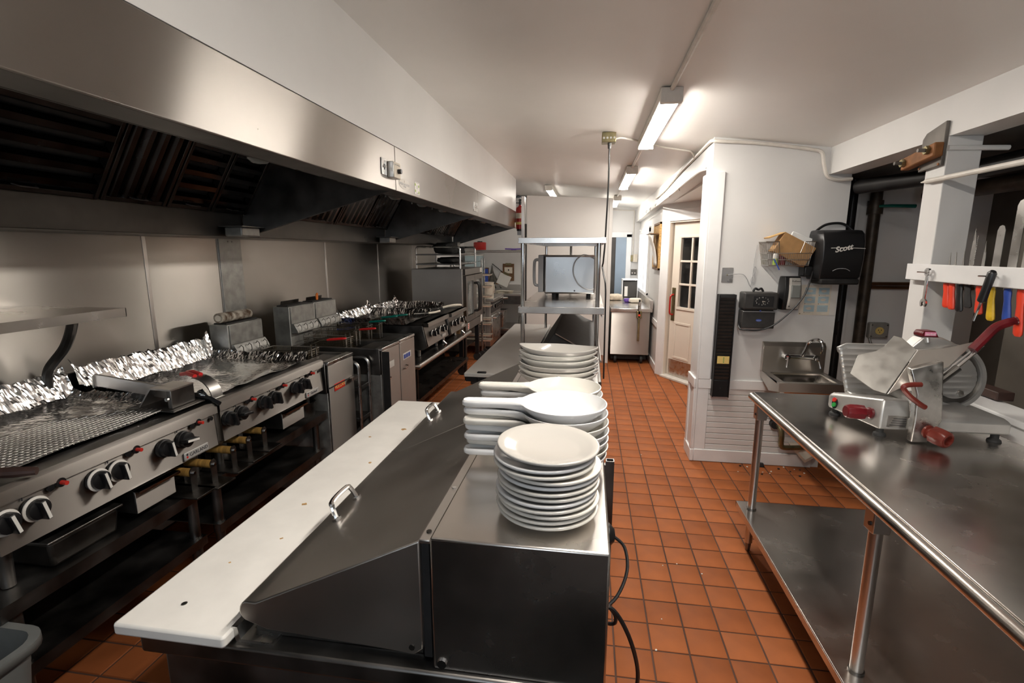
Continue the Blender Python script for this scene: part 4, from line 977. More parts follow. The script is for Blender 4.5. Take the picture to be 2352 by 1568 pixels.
# ------------------------------------------------------------------ sandwich prep counters
def prep_counter(y0, y1, label, nlids, xb=.048, xl=-.86, first=True):
    t = thing('prep_counter', label, 'prep counter', (-.4, (y0 + y1) / 2, 0))
    B(xl, xb - .02, y0 + .03, y1 - .02, .12, .86).build('cabinet', 'steel_dark', t, .006)
    B(xl - .01, xb, y0 - .01, y1, .86, .90).build('worktop', 'steel_dark', t, .006)
    for k in range(3):
        a = y0 + .05 + (y1 - y0 - .1) * k / 3; b = y0 + .05 + (y1 - y0 - .1) * (k + 1) / 3
        d = B(xl - .022, xl, a + .01, b - .01, .17, .82).build('door', 'steel', t, .004)
        B(xl - .04, xl - .022, a + .03, b - .03, .78, .80).build('door_handle', 'steel_dark', d, .004)
    bx = B(-.262, xb, y0, y1, .90, 1.163).build('rear_housing', 'steel_top', t, .004)
    B(-.283, -.262, y0 + .004, y1 - .004, 1.148, 1.156).build('hinge_strip', 'steel', t, .002)
    MB().cyl((-.272, y0 + .03, 1.156), (-.272, y0 + .03, 1.158), .005, n=8).build('rivet', 'steel_black', t)
    MB().cyl((-.272, y0 + .20, 1.156), (-.272, y0 + .20, 1.158), .005, n=8).build('rivet', 'chrome', t)
    MB().cyl((-.245, y0 - .004, .915), (-.245, y0 + .004, .915), .009, n=10).build('bolt', 'chrome', t)
    B(-.285, -.27, y0 + .02, y1 - .02, .905, 1.14).build('pan_opening', 'black_matte', t)
    B(-.64, -.29, y0 + .03, y1 - .02, .90, .925).build('pan_rail', 'steel_dark', t, .003)
    yy = [y0 + .006 + (y1 - y0 - .012) * k / nlids for k in range(nlids + 1)]
    for k in range(nlids):
        a, b = yy[k] + .003, yy[k + 1] - .003
        e = .026
        # bent sheet lid with closed ends: long slope, rounded nose, short return
        prof = [(-.284, 1.150), (-.62, .986)]
        for i in range(7):
            q = math.radians(118 + 118 * i / 6); prof.append((-.632 + .024 * math.cos(q), .965 + .024 * math.sin(q)))
        prof += [(-.60, .930), (-.36, .920), (-.30, .916), (-.284, .93)]
        ld = MB().prism(prof, 'y', a, b).build('lid', 'steel_lid', t, .003)
        yc = (a + b) / 2 - .02
        def sl(x, o=0):   # point on the slope
            z = .986 + (x + .62) * (1.150 - .986) / (.336); return (x - .43 * o, z + .90 * o)
        px, pz = sl(-.605); qx, qz = sl(-.605, .045)
        hd = MB().tube(smoothpath([(px, yc - .055, pz), (qx + .005, yc - .05, qz - .01), (qx, yc - .035, qz), (qx, yc + .035, qz), (qx + .005, yc + .05, qz - .01), (px, yc + .055, pz)], 4), .0065, 8)
        hd.build('lid_handle', 'chrome', ld)
        for sgn in (-1, 1): MB().cyl((px, yc + sgn * .055, pz), (sl(-.605, .006)[0], yc + sgn * .055, sl(-.605, .006)[1]), .012, n=10).build('handle_foot', 'chrome', ld)
        MB().cyl((-.305, a - .002, .932), (-.305, a + .002, .932), .006, n=8).build('lid_rivet', 'steel_black', ld)
    for x in (xl + .06, xb - .1):
        for y in (y0 + .1, y1 - .1): MB().cyl((x, y - .018, .06), (x, y + .018, .06), .06, n=14).build('caster', 'rubber', t)
    for y in (y0 + .004, y1 - .06):
        MB().prism([(-.665, .90), (-.585, .90), (-.585, .906), (-.655, .906), (-.66, .932), (-.672, .932)], 'y', y, y + .055).build('board_bracket', 'alu', t)
    return t
mat('steel_lid', (0.54, 0.51, 0.475), .36, 1, var=.06, vscale=4, rvar=.05)
prep_counter(.752, 2.25, 'long sandwich prep counter with steel lids and stacked white dishes', 2)
t = thing('cutting_board', 'long white cutting board with stains along the steel-lidded prep counter', 'cutting board', (-.79, 1.46, .90))
MB().loft([rr(-.913, -.668, .728, 2.235, .008, .905), rr(-.913, -.668, .728, 2.235, .008, .93)]).build('board', 'poly', t, .005, smooth=50)
for (x, y, r) in ((-.815, .80, .006), (-.72, 2.18, .005)): MB().lathe([(r, 0), (r, .0015), (0, .0025)], (x, y, .93), 10).build('screw', 'alu', t)
for (x, y, r) in ((-.69, .92, .006), (-.82, .94, .003), (-.80, 1.22, .007), (-.76, 1.05, .004), (-.74, 1.85, .012), (-.84, 1.75, .006), (-.735, 1.52, .007)):
    m_ = MB(); n = 9; m_.add([(x + r * math.cos(2 * PI * k / n) * random.uniform(.6, 1.3), y + r * math.sin(2 * PI * k / n) * random.uniform(.6, 1.3), .9304) for k in range(n)], [tuple(range(n))]); m_.build('stain', 'stain', t)
# second counter carrying the rack
t = thing('prep_counter', 'second prep counter carrying the tall steel rack and microwave', 'prep counter', (-.3, 3.9, 0))
B(-.68, .07, 2.90, 4.93, .12, .85).build('cabinet', 'steel_dark', t, .006)
B(-.70, .09, 2.86, 4.95, .85, .90).build('worktop', 'steel_dark', t, .006)
for k in range(3): 
    d = B(-.702, -.682, 2.93 + .66 * k, 3.56 + .66 * k, .17, .82).build('door', 'steel', t, .004); B(-.718, -.702, 2.98 + .66 * k, 3.5 + .66 * k, .78, .80).build('door_handle', 'steel_dark', d, .004)
MB().prism([(-.36, .902), (.06, .902), (.06, 1.0), (-.02, 1.03), (-.19, 1.135), (-.21, 1.135)], 'y', 3.12, 4.70).build('lid', 'black_matte', t, .003)
MB().tube([(-.20, 3.11, 1.136), (.05, 3.11, 1.0)], .004, 6).build('lid_edge', 'steel', t)
B(-.73, -.64, 2.855, 2.90, .87, .90).build('board_bracket', 'black_plastic', t, .004); B(-.655, -.60, 2.845, 2.87, .86, .935).build('board_clamp', 'black_plastic', t, .004)
for x in (-.6, 0):
    for y in (3.0, 4.8): MB().cyl((x, y - .018, .06), (x, y + .018, .06), .06, n=14).build('caster', 'rubber', t)
t = thing('cutting_board', 'grey-white cutting board on the second prep counter under the rack', 'cutting board', (-.55, 3.9, .90))
B(-.735, -.37, 2.84, 4.95, .902, .926).build('board', 'poly_grey', t, .004)
def rack():
    t = thing('steel_rack', 'tall two-shelf stainless rack standing on the second prep counter', 'rack', (-.17, 3.85, .9))
    x0, x1, y0, y1 = -.425, .095, 3.0, 4.75
    for z, h in ((1.70, .034), (1.278, .042)):
        nm = 'upper_shelf' if z > 1.5 else 'lower_shelf'
        s_ = MB(); s_.box(x0, x1, y0, y1, z + h - .006, z + h); s_.box(x0, x1, y0, y0 + .004, z, z + h - .006); s_.box(x0, x1, y1 - .004, y1, z, z + h - .006)
        s_.box(x0, x0 + .004, y0, y1, z, z + h - .006); s_.box(x1 - .004, x1, y0, y1, z, z + h - .006)
        s_.build(nm, 'steel_top', t, .002)
    for x in (x0 + .025, x1 - .04):
        for y in (y0 + .025, y1 - .03): MB().cyl((x, y, .902 if x > -.3 else .927), (x, y, 1.70), .0135, n=12).build('post', 'chrome', t)
    MB().cyl((-.17, y1 - .03, .903), (-.17, y1 - .03, 1.70), .012, n=10).build('rear_post', 'chrome', t)
    for z in (1.26, .98): MB().tube([(x1 - .01, y0 + .05, z), (x1 - .01, y1 - .05, z)], .006, 8).build('side_rod', 'steel', t)
rack()
t = thing('microwave', 'stainless microwave with grey handle on the lower rack shelf', 'microwave', (-.16, 3.75, 1.32))
B(-.32, .045, 3.58, 4.03, 1.352, 1.625).build('case', 'oven_steel', t, .012)
B(-.362, -.325, 3.575, 4.035, 1.362, 1.628).build('door', 'pale_grey', t, .004)
MB().tube(smoothpath([(-.362, 3.60, 1.595), (-.385, 3.60, 1.59), (-.393, 3.60, 1.56), (-.393, 3.60, 1.45), (-.385, 3.60, 1.415), (-.362, 3.60, 1.41)], 4), .011, 8).build('handle', 'pale_grey', t)
for x in (-.25, .0):
    for y in (3.64, 3.97): MB().cyl((x, y, 1.321), (x, y, 1.354), .016, n=10).build('foot', 'rubber', t)
MB().cyl((-.10, 3.579, 1.375), (-.10, 3.576, 1.375), .006, n=8).build('screw', 'black_plastic', t)
MB().tube(smoothpath([(.04, 3.57, 1.60), (-.04, 3.55, 1.63), (-.10, 3.545, 1.58), (-.11, 3.545, 1.50), (-.07, 3.545, 1.42), (.0, 3.55, 1.385), (.035, 3.56, 1.39)], 5), .0042, 6).build('power_cord', 'pale_grey', t)
# post, knob and cord at the aisle side of the front counter
t = thing('tray_bracket', 'square steel tube bracket standing beside the front prep counter', 'bracket', (.085, 1.63, .55))
q = MB(); q.box(.074, .077, 1.60, 1.626, .55, .955); q.box(.099, .102, 1.60, 1.626, .55, .955); q.box(.077, .099, 1.60, 1.603, .55, .955); q.box(.077, .099, 1.623, 1.626, .55, .955)
q.build('square_tube', 'steel_dark', t)
B(.049, .074, 1.603, 1.622, .90, .94).build('mount', 'steel_dark', t)
t = thing('counter_plug', 'black round plug with cord on the aisle side of the prep counter', 'plug', (.07, 1.36, .62))
MB().lathe([(0, 0), (.034, 0), (.038, .01), (.034, .03), (.018, .045), (0, .048)], (.05, 1.36, .83), 18, 'x').build('plug_body', 'black_plastic', t)
MB().tube(smoothpath([(.095, 1.36, .825), (.125, 1.35, .80), (.13, 1.30, .76), (.10, 1.24, .72), (.055, 1.2, .70)], 5), .0048, 7).build('cord', 'black_plastic', t)
t = thing('power_cable', 'black cable looping out over the floor tiles beside the prep counter', 'cord', (.1, 1.1, .5))
MB().tube(smoothpath([(.04, 1.12, .78), (.085, 1.12, .77), (.13, 1.13, .68), (.155, 1.15, .56), (.14, 1.17, .46), (.09, 1.18, .42), (.035, 1.17, .41)], 6), .0055, 7).build('cable', 'black_plastic', t)
MB().tube(smoothpath([(.04, 1.13, .80), (.085, 1.14, .75), (.09, 1.15, .71), (.06, 1.16, .70), (.035, 1.16, .70)], 5), .0048, 7).build('cable_loop', 'black_plastic', t)

# ------------------------------------------------------------------ dishes
def as_thing(mb, name, m, label, cat, group, loc, rotz=0):
    o = mb.build(name, m, None, smooth=60); o.location = loc; o.rotation_euler = (0, 0, rotz)
    return tag(o, label, cat, group)
ZT = 1.164
pl = MB().lathe([(r * .948, z) for r, z in [(0, 0), (.052, 0), (.054, .003), (.062, .004), (.085, .010), (.0985, .0145), (.1005, .017), (.1000, .0195), (.0975, .0205), (.085, .0155), (.066, .009), (.058, .0065), (0, .006)]], (0, 0, 0), 56)
n = 12; pz = .0104
for k in range(n):
    m_ = 'china' if k in (2, 5, 6, 9) else ('china_white' if k in (7, 4, 10) else 'china')
    top = k == n - 1
    if k == 0: po = as_thing(pl, 'dinner_plate', 'china', 'plate in the tall round stack on the prep counter, below the top one', 'plate', 'round plates stacked on the prep counter', (-.066, .872, ZT)); pm = po.data
    else:
        me = pm if m_ == 'china' else None
        if me is None: me = pm.copy(); me.materials[0] = M[m_]
        if top: me = pm.copy(); me.materials[0] = M['china_cream']
        po = bpy.data.objects.new('dinner_plate', me); C.objects.link(po)
        tag(po, 'cream plate on top of the tall round stack on the prep counter' if top else 'plate in the tall round stack on the prep counter, below the top one', 'plate', 'round plates stacked on the prep counter')
        po.location = (-.066 + random.uniform(-.004, .004) + (-.004 if k > 8 else 0), .872 + random.uniform(-.003, .003), ZT + k * pz)
        if top: po.rotation_euler = (math.radians(1.2), math.radians(1.6), 0); po.location.z += .006
def skillet_mesh(R=.098, hl=.135, h=.036):
    out = []; hf = []
    A = 156
    for i in range(45):
        a = math.radians(-A + 2 * A * i / 44); out.append((R * math.cos(a), R * math.sin(a) * .98)); hf.append(0)
    up = [(-.102, .030, .4), (-.120, .0225, .8), (-.14, .0195, 1), (-.17, .0185, 1), (-.20, .0185, 1), (-.2 - .027, .017, 1), (-.2 - .034, .009, 1), (-.2 - .035, 0, 1)]
    for x, y, f in up: out.append((x, y, )); hf.append(f)
    for x, y, f in reversed(up[:-1]): out.append((x, -y)); hf.append(f)
    n = len(out)
    def ring(scale, z, hin, hz, base=None):
        r_ = []
        for (x, y), f in zip(out, hf):
            L = math.hypot(x, y); bx, by = x / L * R * scale, y / L * R * scale
            hx = x + (hin if x < -.2 else 0) ; hy = y * (1 - hin / .0185) if f else y
            r_.append((bx * (1 - f) + hx * f, by * (1 - f) + hy * f, z * (1 - f) + hz * f))
        return r_
    rings = [ring(.02, 0, .012, .019), ring(.62, 0, .010, .019), ring(.72, .004, .006, .020), ring(.93, .022, .001, .024), ring(1.0, h - .004, 0, .031), ring(1.0, h - .0005, .0005, h - .003), ring(.975, h, .003, h), ring(.95, h - .004, .006, h - .001),
             ring(.84, .016, .010, h - .003), ring(.70, .008, .012, h - .004), ring(.02, .006, .014, h - .004)]
    return MB().loft(rings)
sk = skillet_mesh()
def stack_skillets(cx, cy, n, dz, angs, mats, label, toplabel, group):
    base = None
    for k in range(n):
        m_ = mats[k % len(mats)]
        if base is None: o = as_thing(sk, 'handled_dish', m_, label, 'dish', group, (cx, cy, ZT)); base = o.data
        else:
            me = base
            if m_ != mats[0]: me = base.copy(); me.materials[0] = M[m_]
            o = bpy.data.objects.new('handled_dish', me); C.objects.link(o); tag(o, toplabel if k == n - 1 else label, 'dish', group)
            o.location = (cx + random.uniform(-.006, .006), cy + random.uniform(-.006, .006), ZT + k * dz)
        o.rotation_euler = (0, 0, math.radians(angs[k % len(angs)] if k < n - 1 else angs[0]))
stack_skillets(-.047, 1.088, 7, .0192, [3, -2, 4, 0, 5, 1, 2], ['china_white', 'china', 'china_white'], 'white handled dish in the stack behind the round plates, below the top one', 'white handled dish on top of the stack behind the round plates', 'handled dishes behind the round plates')
stack_skillets(-.052, 1.297, 6, .0195, [1, -3, 3, -1, 2, 0], ['china', 'china_white', 'china'], 'handled dish in the stack before the oval bowls, below the top one', 'cream handled dish on top of the stack before the oval bowls', 'handled dishes before the oval bowls')
def oval_mesh(a=.134, b=.075, h=.044):
    n = 56; th = [2 * PI * i / n for i in range(n)]
    def ring(s, z, lift):
        r_ = []
        for t_ in th:
            c, s_ = math.cos(t_), math.sin(t_); e = abs(c) ** 5
            r_.append((a * c * s * (1 + .06 * e * (1 if s > .9 else 0)), b * s_ * s * (1 - .15 * e), z + lift * e))
        return r_
    return MB().loft([ring(.02, 0, 0), ring(.52, 0, 0), ring(.60, .004, 0), ring(.85, .024, 0), ring(1.0, h - .004, .009), ring(1.0, h, .010), ring(.965, h + .001, .009), ring(.93, h - .006, .004), ring(.80, .020, 0), ring(.55, .008, 0), ring(.02, .006, 0)])
ov = oval_mesh(); base = None
for k in range(6):
    lab = 'cream oval bowl on top of the stack by the rack' if k == 5 else 'oval bowl in the stack by the rack, below the top one'
    if base is None: o = as_thing(ov, 'oval_bowl', 'china_cream', lab, 'bowl', 'oval bowls by the rack', (-.107, 1.76, ZT)); base = o.data
    else:
        me = base if k in (0, 2, 5) else base.copy(); 
        if me is not base: me.materials[0] = M['china']
        o = bpy.data.objects.new('oval_bowl', me); C.objects.link(o); tag(o, lab, 'bowl', 'oval bowls by the rack')
        o.location = (-.107 + random.uniform(-.005, .005), 1.76 + random.uniform(-.005, .005), ZT + .0205 * k)
    o.rotation_euler = (math.radians(1.0 if k == 5 else 0), math.radians(1.2 if k == 5 else 0), math.radians(random.uniform(-4, 2)))
sm = MB().lathe([(0, 0), (.02, 0), (.022, .003), (.034, .018), (.040, .028), (.041, .030), (.039, .031), (.032, .02), (.018, .006), (0, .005)], (0, 0, 0), 28); base = None
for k in range(5):
    lab = 'small white ramekin stacked beside the oval bowls'
    if base is None: o = as_thing(sm, 'ramekin', 'china_white', lab, 'ramekin', 'small white ramekins beside the oval bowls', (.006, 1.90, ZT)); base = o.data
    else: o = bpy.data.objects.new('ramekin', base); C.objects.link(o); tag(o, lab, 'ramekin', 'small white ramekins beside the oval bowls'); o.location = (.006, 1.90, ZT + .013 * k)
# ------------------------------------------------------------------ prep table on the right
t = thing('prep_table', 'long stainless prep table with rolled edge and undershelf', 'table', (1.3, 1.2, 0))
TX, TY, TZ = .885, 2.77, .90
B(TX + .02, 1.712, -1.2, TY, TZ - .012, TZ).build('table_top', 'steel_top', t, .003)
MB().tube([(TX + .012, -1.2, TZ - .022), (TX + .012, TY - .01, TZ - .022)], .0205, 16).build('rolled_edge', 'steel_top', t)
MB().lathe([(0, -.012), (.014, -.008), (.0205, 0), (.0205, .006)], (TX + .012, TY - .012, TZ - .022), 14, 'y').build('edge_cap', 'steel', t)
B(TX + .02, 1.70, TY - .012, TY, TZ - .05, TZ - .01).build('end_lip', 'steel', t, .002)
sz = .25
us = MB(); us.box(.868, 1.69, -1.2, 2.785, sz - .008, sz); us.box(.868, .872, -1.2, 2.785, sz - .04, sz - .008); us.box(.872, 1.69, 2.781, 2.785, sz - .04, sz - .008)
us.build('undershelf', 'steel_top', t, .002)
for x, y in ((.925, 2.70), (1.62, 2.70), (.935, 1.615), (1.62, 1.615), (.935, .2), (1.62, .2)):
    lg = MB().cyl((x, y, .05), (x, y, TZ - .03), .0205, n=16).build('leg', 'steel', t)
    MB().cyl((x, y, 0), (x, y, .06), .012, .017, n=12).build('bullet_foot', 'steel_dark', lg)
    MB().cyl((x, y, sz), (x, y, sz + .006), .025, n=16).build('collar', 'steel_dark', lg)
    gs = MB().prism([(x - .026, TZ - .025), (x + .08, TZ - .025), (x + .075, TZ - .075), (x + .03, TZ - .11), (x + .026, TZ - .13), (x - .026, TZ - .13)], 'y', y - .027, y + .027)
    gs.build('gusset', 'steel', lg, .004)
    MB().cyl((x - .03, y - .01, TZ - .1), (x - .026, y - .01, TZ - .1), .007, n=8).build('set_screw', 'black_plastic', lg)
# ------------------------------------------------------------------ slicer
t = thing('meat_slicer', 'aluminium meat slicer with maroon knobs on the prep table', 'slicer', (1.4, 2.3, .9))
bs = MB()
lo = [(1.20, 2.15), (1.31, 2.15), (1.31, 2.47), (1.145, 2.47), (1.135, 2.44)]
bs.loft([[(x, y, .93) for x, y in lo], [(x, y, .985 if y > 2.3 else 1.0) for x, y in lo], [(x + .015 if x < 1.25 else x, y + (.02 if y < 2.3 else -.01), 1.0 if y > 2.3 else 1.055) for x, y in lo]])
bs.build('motor_housing', 'cast_alu', t, .008, seg=3)
rb = MB().loft([[(1.30, 2.135, .935), (1.665, 2.135, .935), (1.665, 2.47, .935), (1.30, 2.47, .935)], [(1.30, 2.135, .985), (1.665, 2.135, .985), (1.665, 2.47, .985), (1.30, 2.47, .985)], [(1.33, 2.16, 1.0), (1.65, 2.16, 1.0), (1.65, 2.46, 1.0), (1.33, 2.46, 1.0)]])
rb.build('base', 'cast_alu', t, .008, seg=3)
MB().loft([[(1.38, 2.22, 1.0), (1.60, 2.22, 1.0), (1.60, 2.45, 1.0), (1.38, 2.45, 1.0)], [(1.40, 2.33, 1.03), (1.565, 2.33, 1.03), (1.565, 2.43, 1.03), (1.40, 2.43, 1.03)]]).build('blade_housing', 'cast_alu', t, .01, seg=3)
sp = B(1.225, 1.305, 2.146, 2.1495, .945, .992).build('spec_plate', 'alu_worn', t)
for k in range(4): B(1.235 + .004 * k, 1.295, 2.1452, 2.146, .952 + .009 * k, .9545 + .009 * k).build('plate_print', 'ink', sp)
for x, y in ((1.16, 2.43), (1.215, 2.17), (1.63, 2.16), (1.63, 2.44)):
    MB().lathe([(0, 0), (.024, 0), (.022, .008), (.014, .014), (.014, .035), (0, .035)], (x, y, .9005), 16).build('foot', 'rubber', t)
def face_pt(s, z): # on the sloped left face, s along it from the near corner
    a = Vector((1.20, 2.15, 0)); b = Vector((1.135, 2.44, 0)); p = a.lerp(b, s); return Vector((p.x, p.y, z))
fnn = Vector((-.29, -.065, .1)).normalized()
p = face_pt(.86, .965)
pn = MB().lathe([(0, 0), (.016, 0), (.016, .004), (0, .005)], (0, 0, 0), 16, 'x', 1.9, 1).build('switch_panel', 'black_plastic', t)
def on_face(o, p, scale=1):
    q = Vector((1, 0, 0)).rotation_difference(fnn); o.matrix_local = Matrix.Translation(p - t.location) @ q.to_matrix().to_4x4()
on_face(pn, p + fnn * .002)
for dy, m_ in ((.012, 'red_led'), (-.012, 'green')):
    bt_ = MB().lathe([(0, 0), (.0105, 0), (.0105, .005), (0, .006)], (.004, dy, 0), 14, 'x').build('push_button', m_, pn)
def fluted(name, m_, p, d, r, L, par, hole=False):
    d = Vector(d).normalized(); a = d.orthogonal().normalized(); b = d.cross(a); p = Vector(p); n = 32; rings = []
    prof = [(0, .75), (.10, .80), (.14, .60), (.24, .62), (.32, .95), (.6, 1.0), (.85, .98), (.97, .85), (1.0, .70)]
    for s_, k in prof:
        fl = .06 if .3 < s_ < .95 else 0
        rings.append([p + d * L * s_ + (a * math.cos(2 * PI * j / n) + b * math.sin(2 * PI * j / n)) * r * k * (1 + fl * math.cos(8 * 2 * PI * j / n)) for j in range(n)])
    if hole:
        for s_, k in ((.99, .55), (.8, .5)): rings.append([p + d * L * s_ + (a * math.cos(2 * PI * j / n) + b * math.sin(2 * PI * j / n)) * r * k for j in range(n)])
    return MB().loft(rings).build(name, m_, par)
fluted('thickness_knob', 'maroon', face_pt(.16, .985), (-.95, -.05, .05), .030, .105, t)
# ribbed gauge plate
def ribbed(pts, thick, nr, name):
    pass
gp = MB(); n = 60; rows = []
def gauge(u, v):
    x = 1.15 + .30 * u; z = 1.00 + .235 * v
    x0 = 1.15 + .05 * (1 - v) if True else 0
    x = x0 + (1.455 - x0) * u
    if v > .9 and u < .12: z -= .02 * (1 - u / .12)
    return (x, 2.44 + .02 * v + .0035 * abs(math.sin(v * PI * 9)), z)
gp.grid(gauge, 16, 54).build('gauge_plate', 'cast_alu', t, solid=.006)
MB().obox((1.235, 2.42, 1.0), (.07, .06, .03), Matrix.Identity(3)).build('gauge_mount', 'cast_alu', t, .006)
# blade, ring guard and ribbed cover disc (facing the camera side, leaning)
tilt = Matrix.Translation(Vector((1.545, 2.31, 1.128)) - t.location) @ Matrix.Rotation(math.radians(8), 4, 'Z') @ Matrix.Rotation(math.radians(-10), 4, 'X')
bl = MB().lathe([(0, .0), (.118, .0), (.121, .004), (.09, .008), (0, .008)], (0, 0, 0), 56, 'y').build('blade', 'steel_dark', t); bl.matrix_local = tilt
rg = MB().lathe([(.118, -.012), (.134, -.012), (.138, .0), (.134, .016), (.118, .016), (.118, -.012)], (0, 0, 0), 56, 'y', cap=False).build('ring_guard', 'cast_alu', t); rg.matrix_local = tilt
cv = MB()
nr = 22
rings = []
for i in range(nr + 1):
    pass
def disc(u, v):
    r = .093 * u; a = 2 * PI * v; x = r * math.cos(a); z = r * math.sin(a)
    return (x, -.010 - .0028 * abs(math.sin(z / .0125 * PI / 2)), z)
cv.grid(disc, 40, 72).build('blade_cover', 'cast_alu', t).matrix_local = tilt
MB().lathe([(0, -.02), (.012, -.019), (.014, -.012), (0, -.01)], (.02, 0, -.07), 14, 'y').build('cover_knob', 'alu_worn', t).matrix_local = tilt
# top cover with maroon tag
MB().prism([(1.375, 1.235), (1.41, 1.275), (1.425, 1.292), (1.50, 1.290), (1.545, 1.270), (1.56, 1.262), (1.56, 1.245)], 'y', 2.33, 2.40).build('sharpener_cover', 'cast_alu', t, .006)
tg = MB().prism([(1.418, 1.292), (1.416, 1.305), (1.424, 1.318), (1.472, 1.318), (1.488, 1.29)], 'y', 2.335, 2.39).build('maroon_tag', 'maroon', t, .004)
bp = B(1.430, 1.474, 2.3335, 2.335, 1.297, 1.313).build('tag_label', 'badge_pink', tg, .0005)
text('berkel', .014, FY(1.452, 2.333, 1.304), 'paper', bp, depth=.0004)
MB().tube([(1.435, 2.325, 1.29), (1.437, 2.32, 1.27)], .009, 10).build('latch', 'cast_alu', t)
# food tray (carriage): lobed plate bent along a valley, long plate running up to the handle
def sheet(pts, thick, m_, name, nrm):
    nrm = Vector(nrm).normalized() * thick; n = len(pts)
    return MB().add([Vector(p) for p in pts] + [Vector(p) + nrm for p in pts], [tuple(range(n)), tuple(range(2 * n - 1, n - 1, -1))] + [(i, (i + 1) % n, n + (i + 1) % n, n + i) for i in range(n)]).build(name, m_, t, .0015)
sheet([(1.165, 2.16, 1.093), (1.09, 2.20, 1.15), (1.132, 2.24, 1.222), (1.205, 2.25, 1.240), (1.235, 2.25, 1.262), (1.270, 2.26, 1.305), (1.295, 2.25, 1.298), (1.328, 2.20, 1.256), (1.20, 2.135, 1.086)], .004, 'dull_alu', 'tray_plate', (-.5, -.6, .45))
sheet([(1.20, 2.132, 1.084), (1.328, 2.197, 1.256), (1.44, 2.20, 1.272), (1.535, 2.20, 1.300), (1.415, 2.15, 1.20), (1.355, 2.135, 1.185), (1.29, 2.13, 1.14)], .004, 'steel_lid', 'tray_guard', (0, -1, .35))
lv = MB().loft([[(1.285, 2.085, .905), (1.345, 2.085, .905), (1.345, 2.115, .905), (1.285, 2.115, .905)], [(1.287, 2.085, 1.0), (1.385, 2.085, 1.0), (1.385, 2.12, 1.0), (1.287, 2.12, 1.0)],
     [(1.285, 2.09, 1.10), (1.378, 2.09, 1.10), (1.378, 2.125, 1.10), (1.285, 2.125, 1.10)], [(1.255, 2.10, 1.20), (1.368, 2.10, 1.235), (1.368, 2.13, 1.235), (1.255, 2.13, 1.20)]])
lv.build('carriage_arm', 'alu_worn', t, .005)
fluted('carriage_knob', 'maroon_brown', (1.335, 2.085, .955), (.35, -.9, -.12), .034, .085, t, True)
MB().tube(smoothpath([(1.285, 2.075, 1.145), (1.235, 2.07, 1.142), (1.222, 2.07, 1.128), (1.25, 2.065, 1.095), (1.285, 2.06, 1.068), (1.302, 2.06, 1.058)], 4), [.010] * 21, 8).build('meat_pusher_grip', 'maroon_brown', t)
MB().tube([(1.375, 2.13, 1.14), (1.44, 2.13, 1.205)], .014, 10).build('rod_socket', 'steel_black', t)
MB().tube([(1.40, 2.13, 1.165), (1.52, 2.14, 1.292)], .006, 8).build('rod', 'chrome', t)
MB().tube([(1.39, 2.14, 1.17), (1.555, 2.15, 1.34)], .004, 8).build('rod', 'chrome', t)
MB().tube(smoothpath([(1.485, 2.14, 1.275), (1.525, 2.145, 1.325), (1.56, 2.15, 1.365), (1.60, 2.15, 1.385), (1.622, 2.15, 1.392)], 4), [.017] * 13 + [.015] * 3 + [.018], 10).build('pusher_handle', 'maroon', t)

# ------------------------------------------------------------------ knife board, knives, wrench, rod, bracket
t = thing('knife_board', 'white painted knife rack board nailed to the post above the slicer', 'knife rack', (1.62, 2.2, 1.51))
B(1.615, 1.632, .9, 2.85, 1.512, 1.592).build('board', 'white_trim', t, .003)
for y in (2.62, 1.90, 1.2): B(1.632, 1.65, y - .012, y + .012, 1.515, 1.585).build('spacer', 'white_trim', t)
B(1.650, 1.662, .9, 2.70, 1.512, 1.585).build('back_slat', 'white_trim', t)
MB().tube([(1.612, 2.66, 1.553), (1.555, 2.66, 1.556)], .003, 6).build('nail', 'wire', t)
MB().tube([(1.612, 2.262, 1.553), (1.545, 2.262, 1.556)], .003, 6).build('nail', 'wire', t)
def knife(y, ztip, w_, zh, hm, label, round_tip=False, hw=.017, x=1.641, lean=0, serr=False):
    t = thing('kitchen_knife', label, 'knife', (x, y, zh), 'knives in the rack')
    z0 = 1.50
    bl = []
    if round_tip: bl = [(y - w_, z0), (y + w_, z0), (y + w_, ztip - w_), (y + w_ * .6, ztip - w_ * .2), (y, ztip), (y - w_ * .6, ztip - w_ * .2), (y - w_, ztip - w_)]
    else: bl = [(y - w_, z0), (y + w_, z0), (y + w_, z0 + (ztip - z0) * .6), (y + w_ * .3, ztip), (y - w_, z0 + (ztip - z0) * .65)]
    bl = [(a + lean * (b - z0), b) for a, b in bl]
    MB().prism(bl, 'x', x - .001, x + .001).build('blade', 'alu', t)
    if serr:
        m_ = MB()
        for k in range(16):
            z = 1.595 + k * (ztip - 1.63) / 16; yy = y - w_ + lean * (z - z0); m_.add([(x, yy, z), (x, yy - .003, z + .004), (x, yy, z + .008)], [(0, 1, 2)])
        m_.build('serration', 'alu', t, solid=.001)
    rings = []
    for s_, k in ((0, .9), (.12, 1.0), (.35, .85), (.6, 1.0), (.85, 1.15), (.95, 1.1), (1, .7)):
        z = 1.508 - (1.508 - zh) * s_; yo = y - .02 * s_ * (1 if not lean else 1)
        rings.append([(x + .010 * k * math.cos(2 * PI * j / 12), yo + hw * k * math.sin(2 * PI * j / 12), z) for j in range(12)])
    MB().loft(rings).build('handle', hm, t)
    return t
knife(2.585, 1.648, .005, 1.397, 'red_orange', 'small paring knife with orange-red handle hanging nearest the post')
knife(2.548, 1.652, .005, 1.392, 'red_orange', 'second orange-red handled paring knife beside the post')
knife(2.500, 1.655, .006, 1.388, 'black_plastic', 'slim knife with glossy black handle beside the orange-red ones')
knife(2.452, 1.755, .013, 1.41, 'black_matte', 'serrated knife with short black handle in the rack', serr=True)
knife(2.385, 1.698, .008, 1.39, 'red_orange', 'pointed knife with red handle between black and yellow handles')
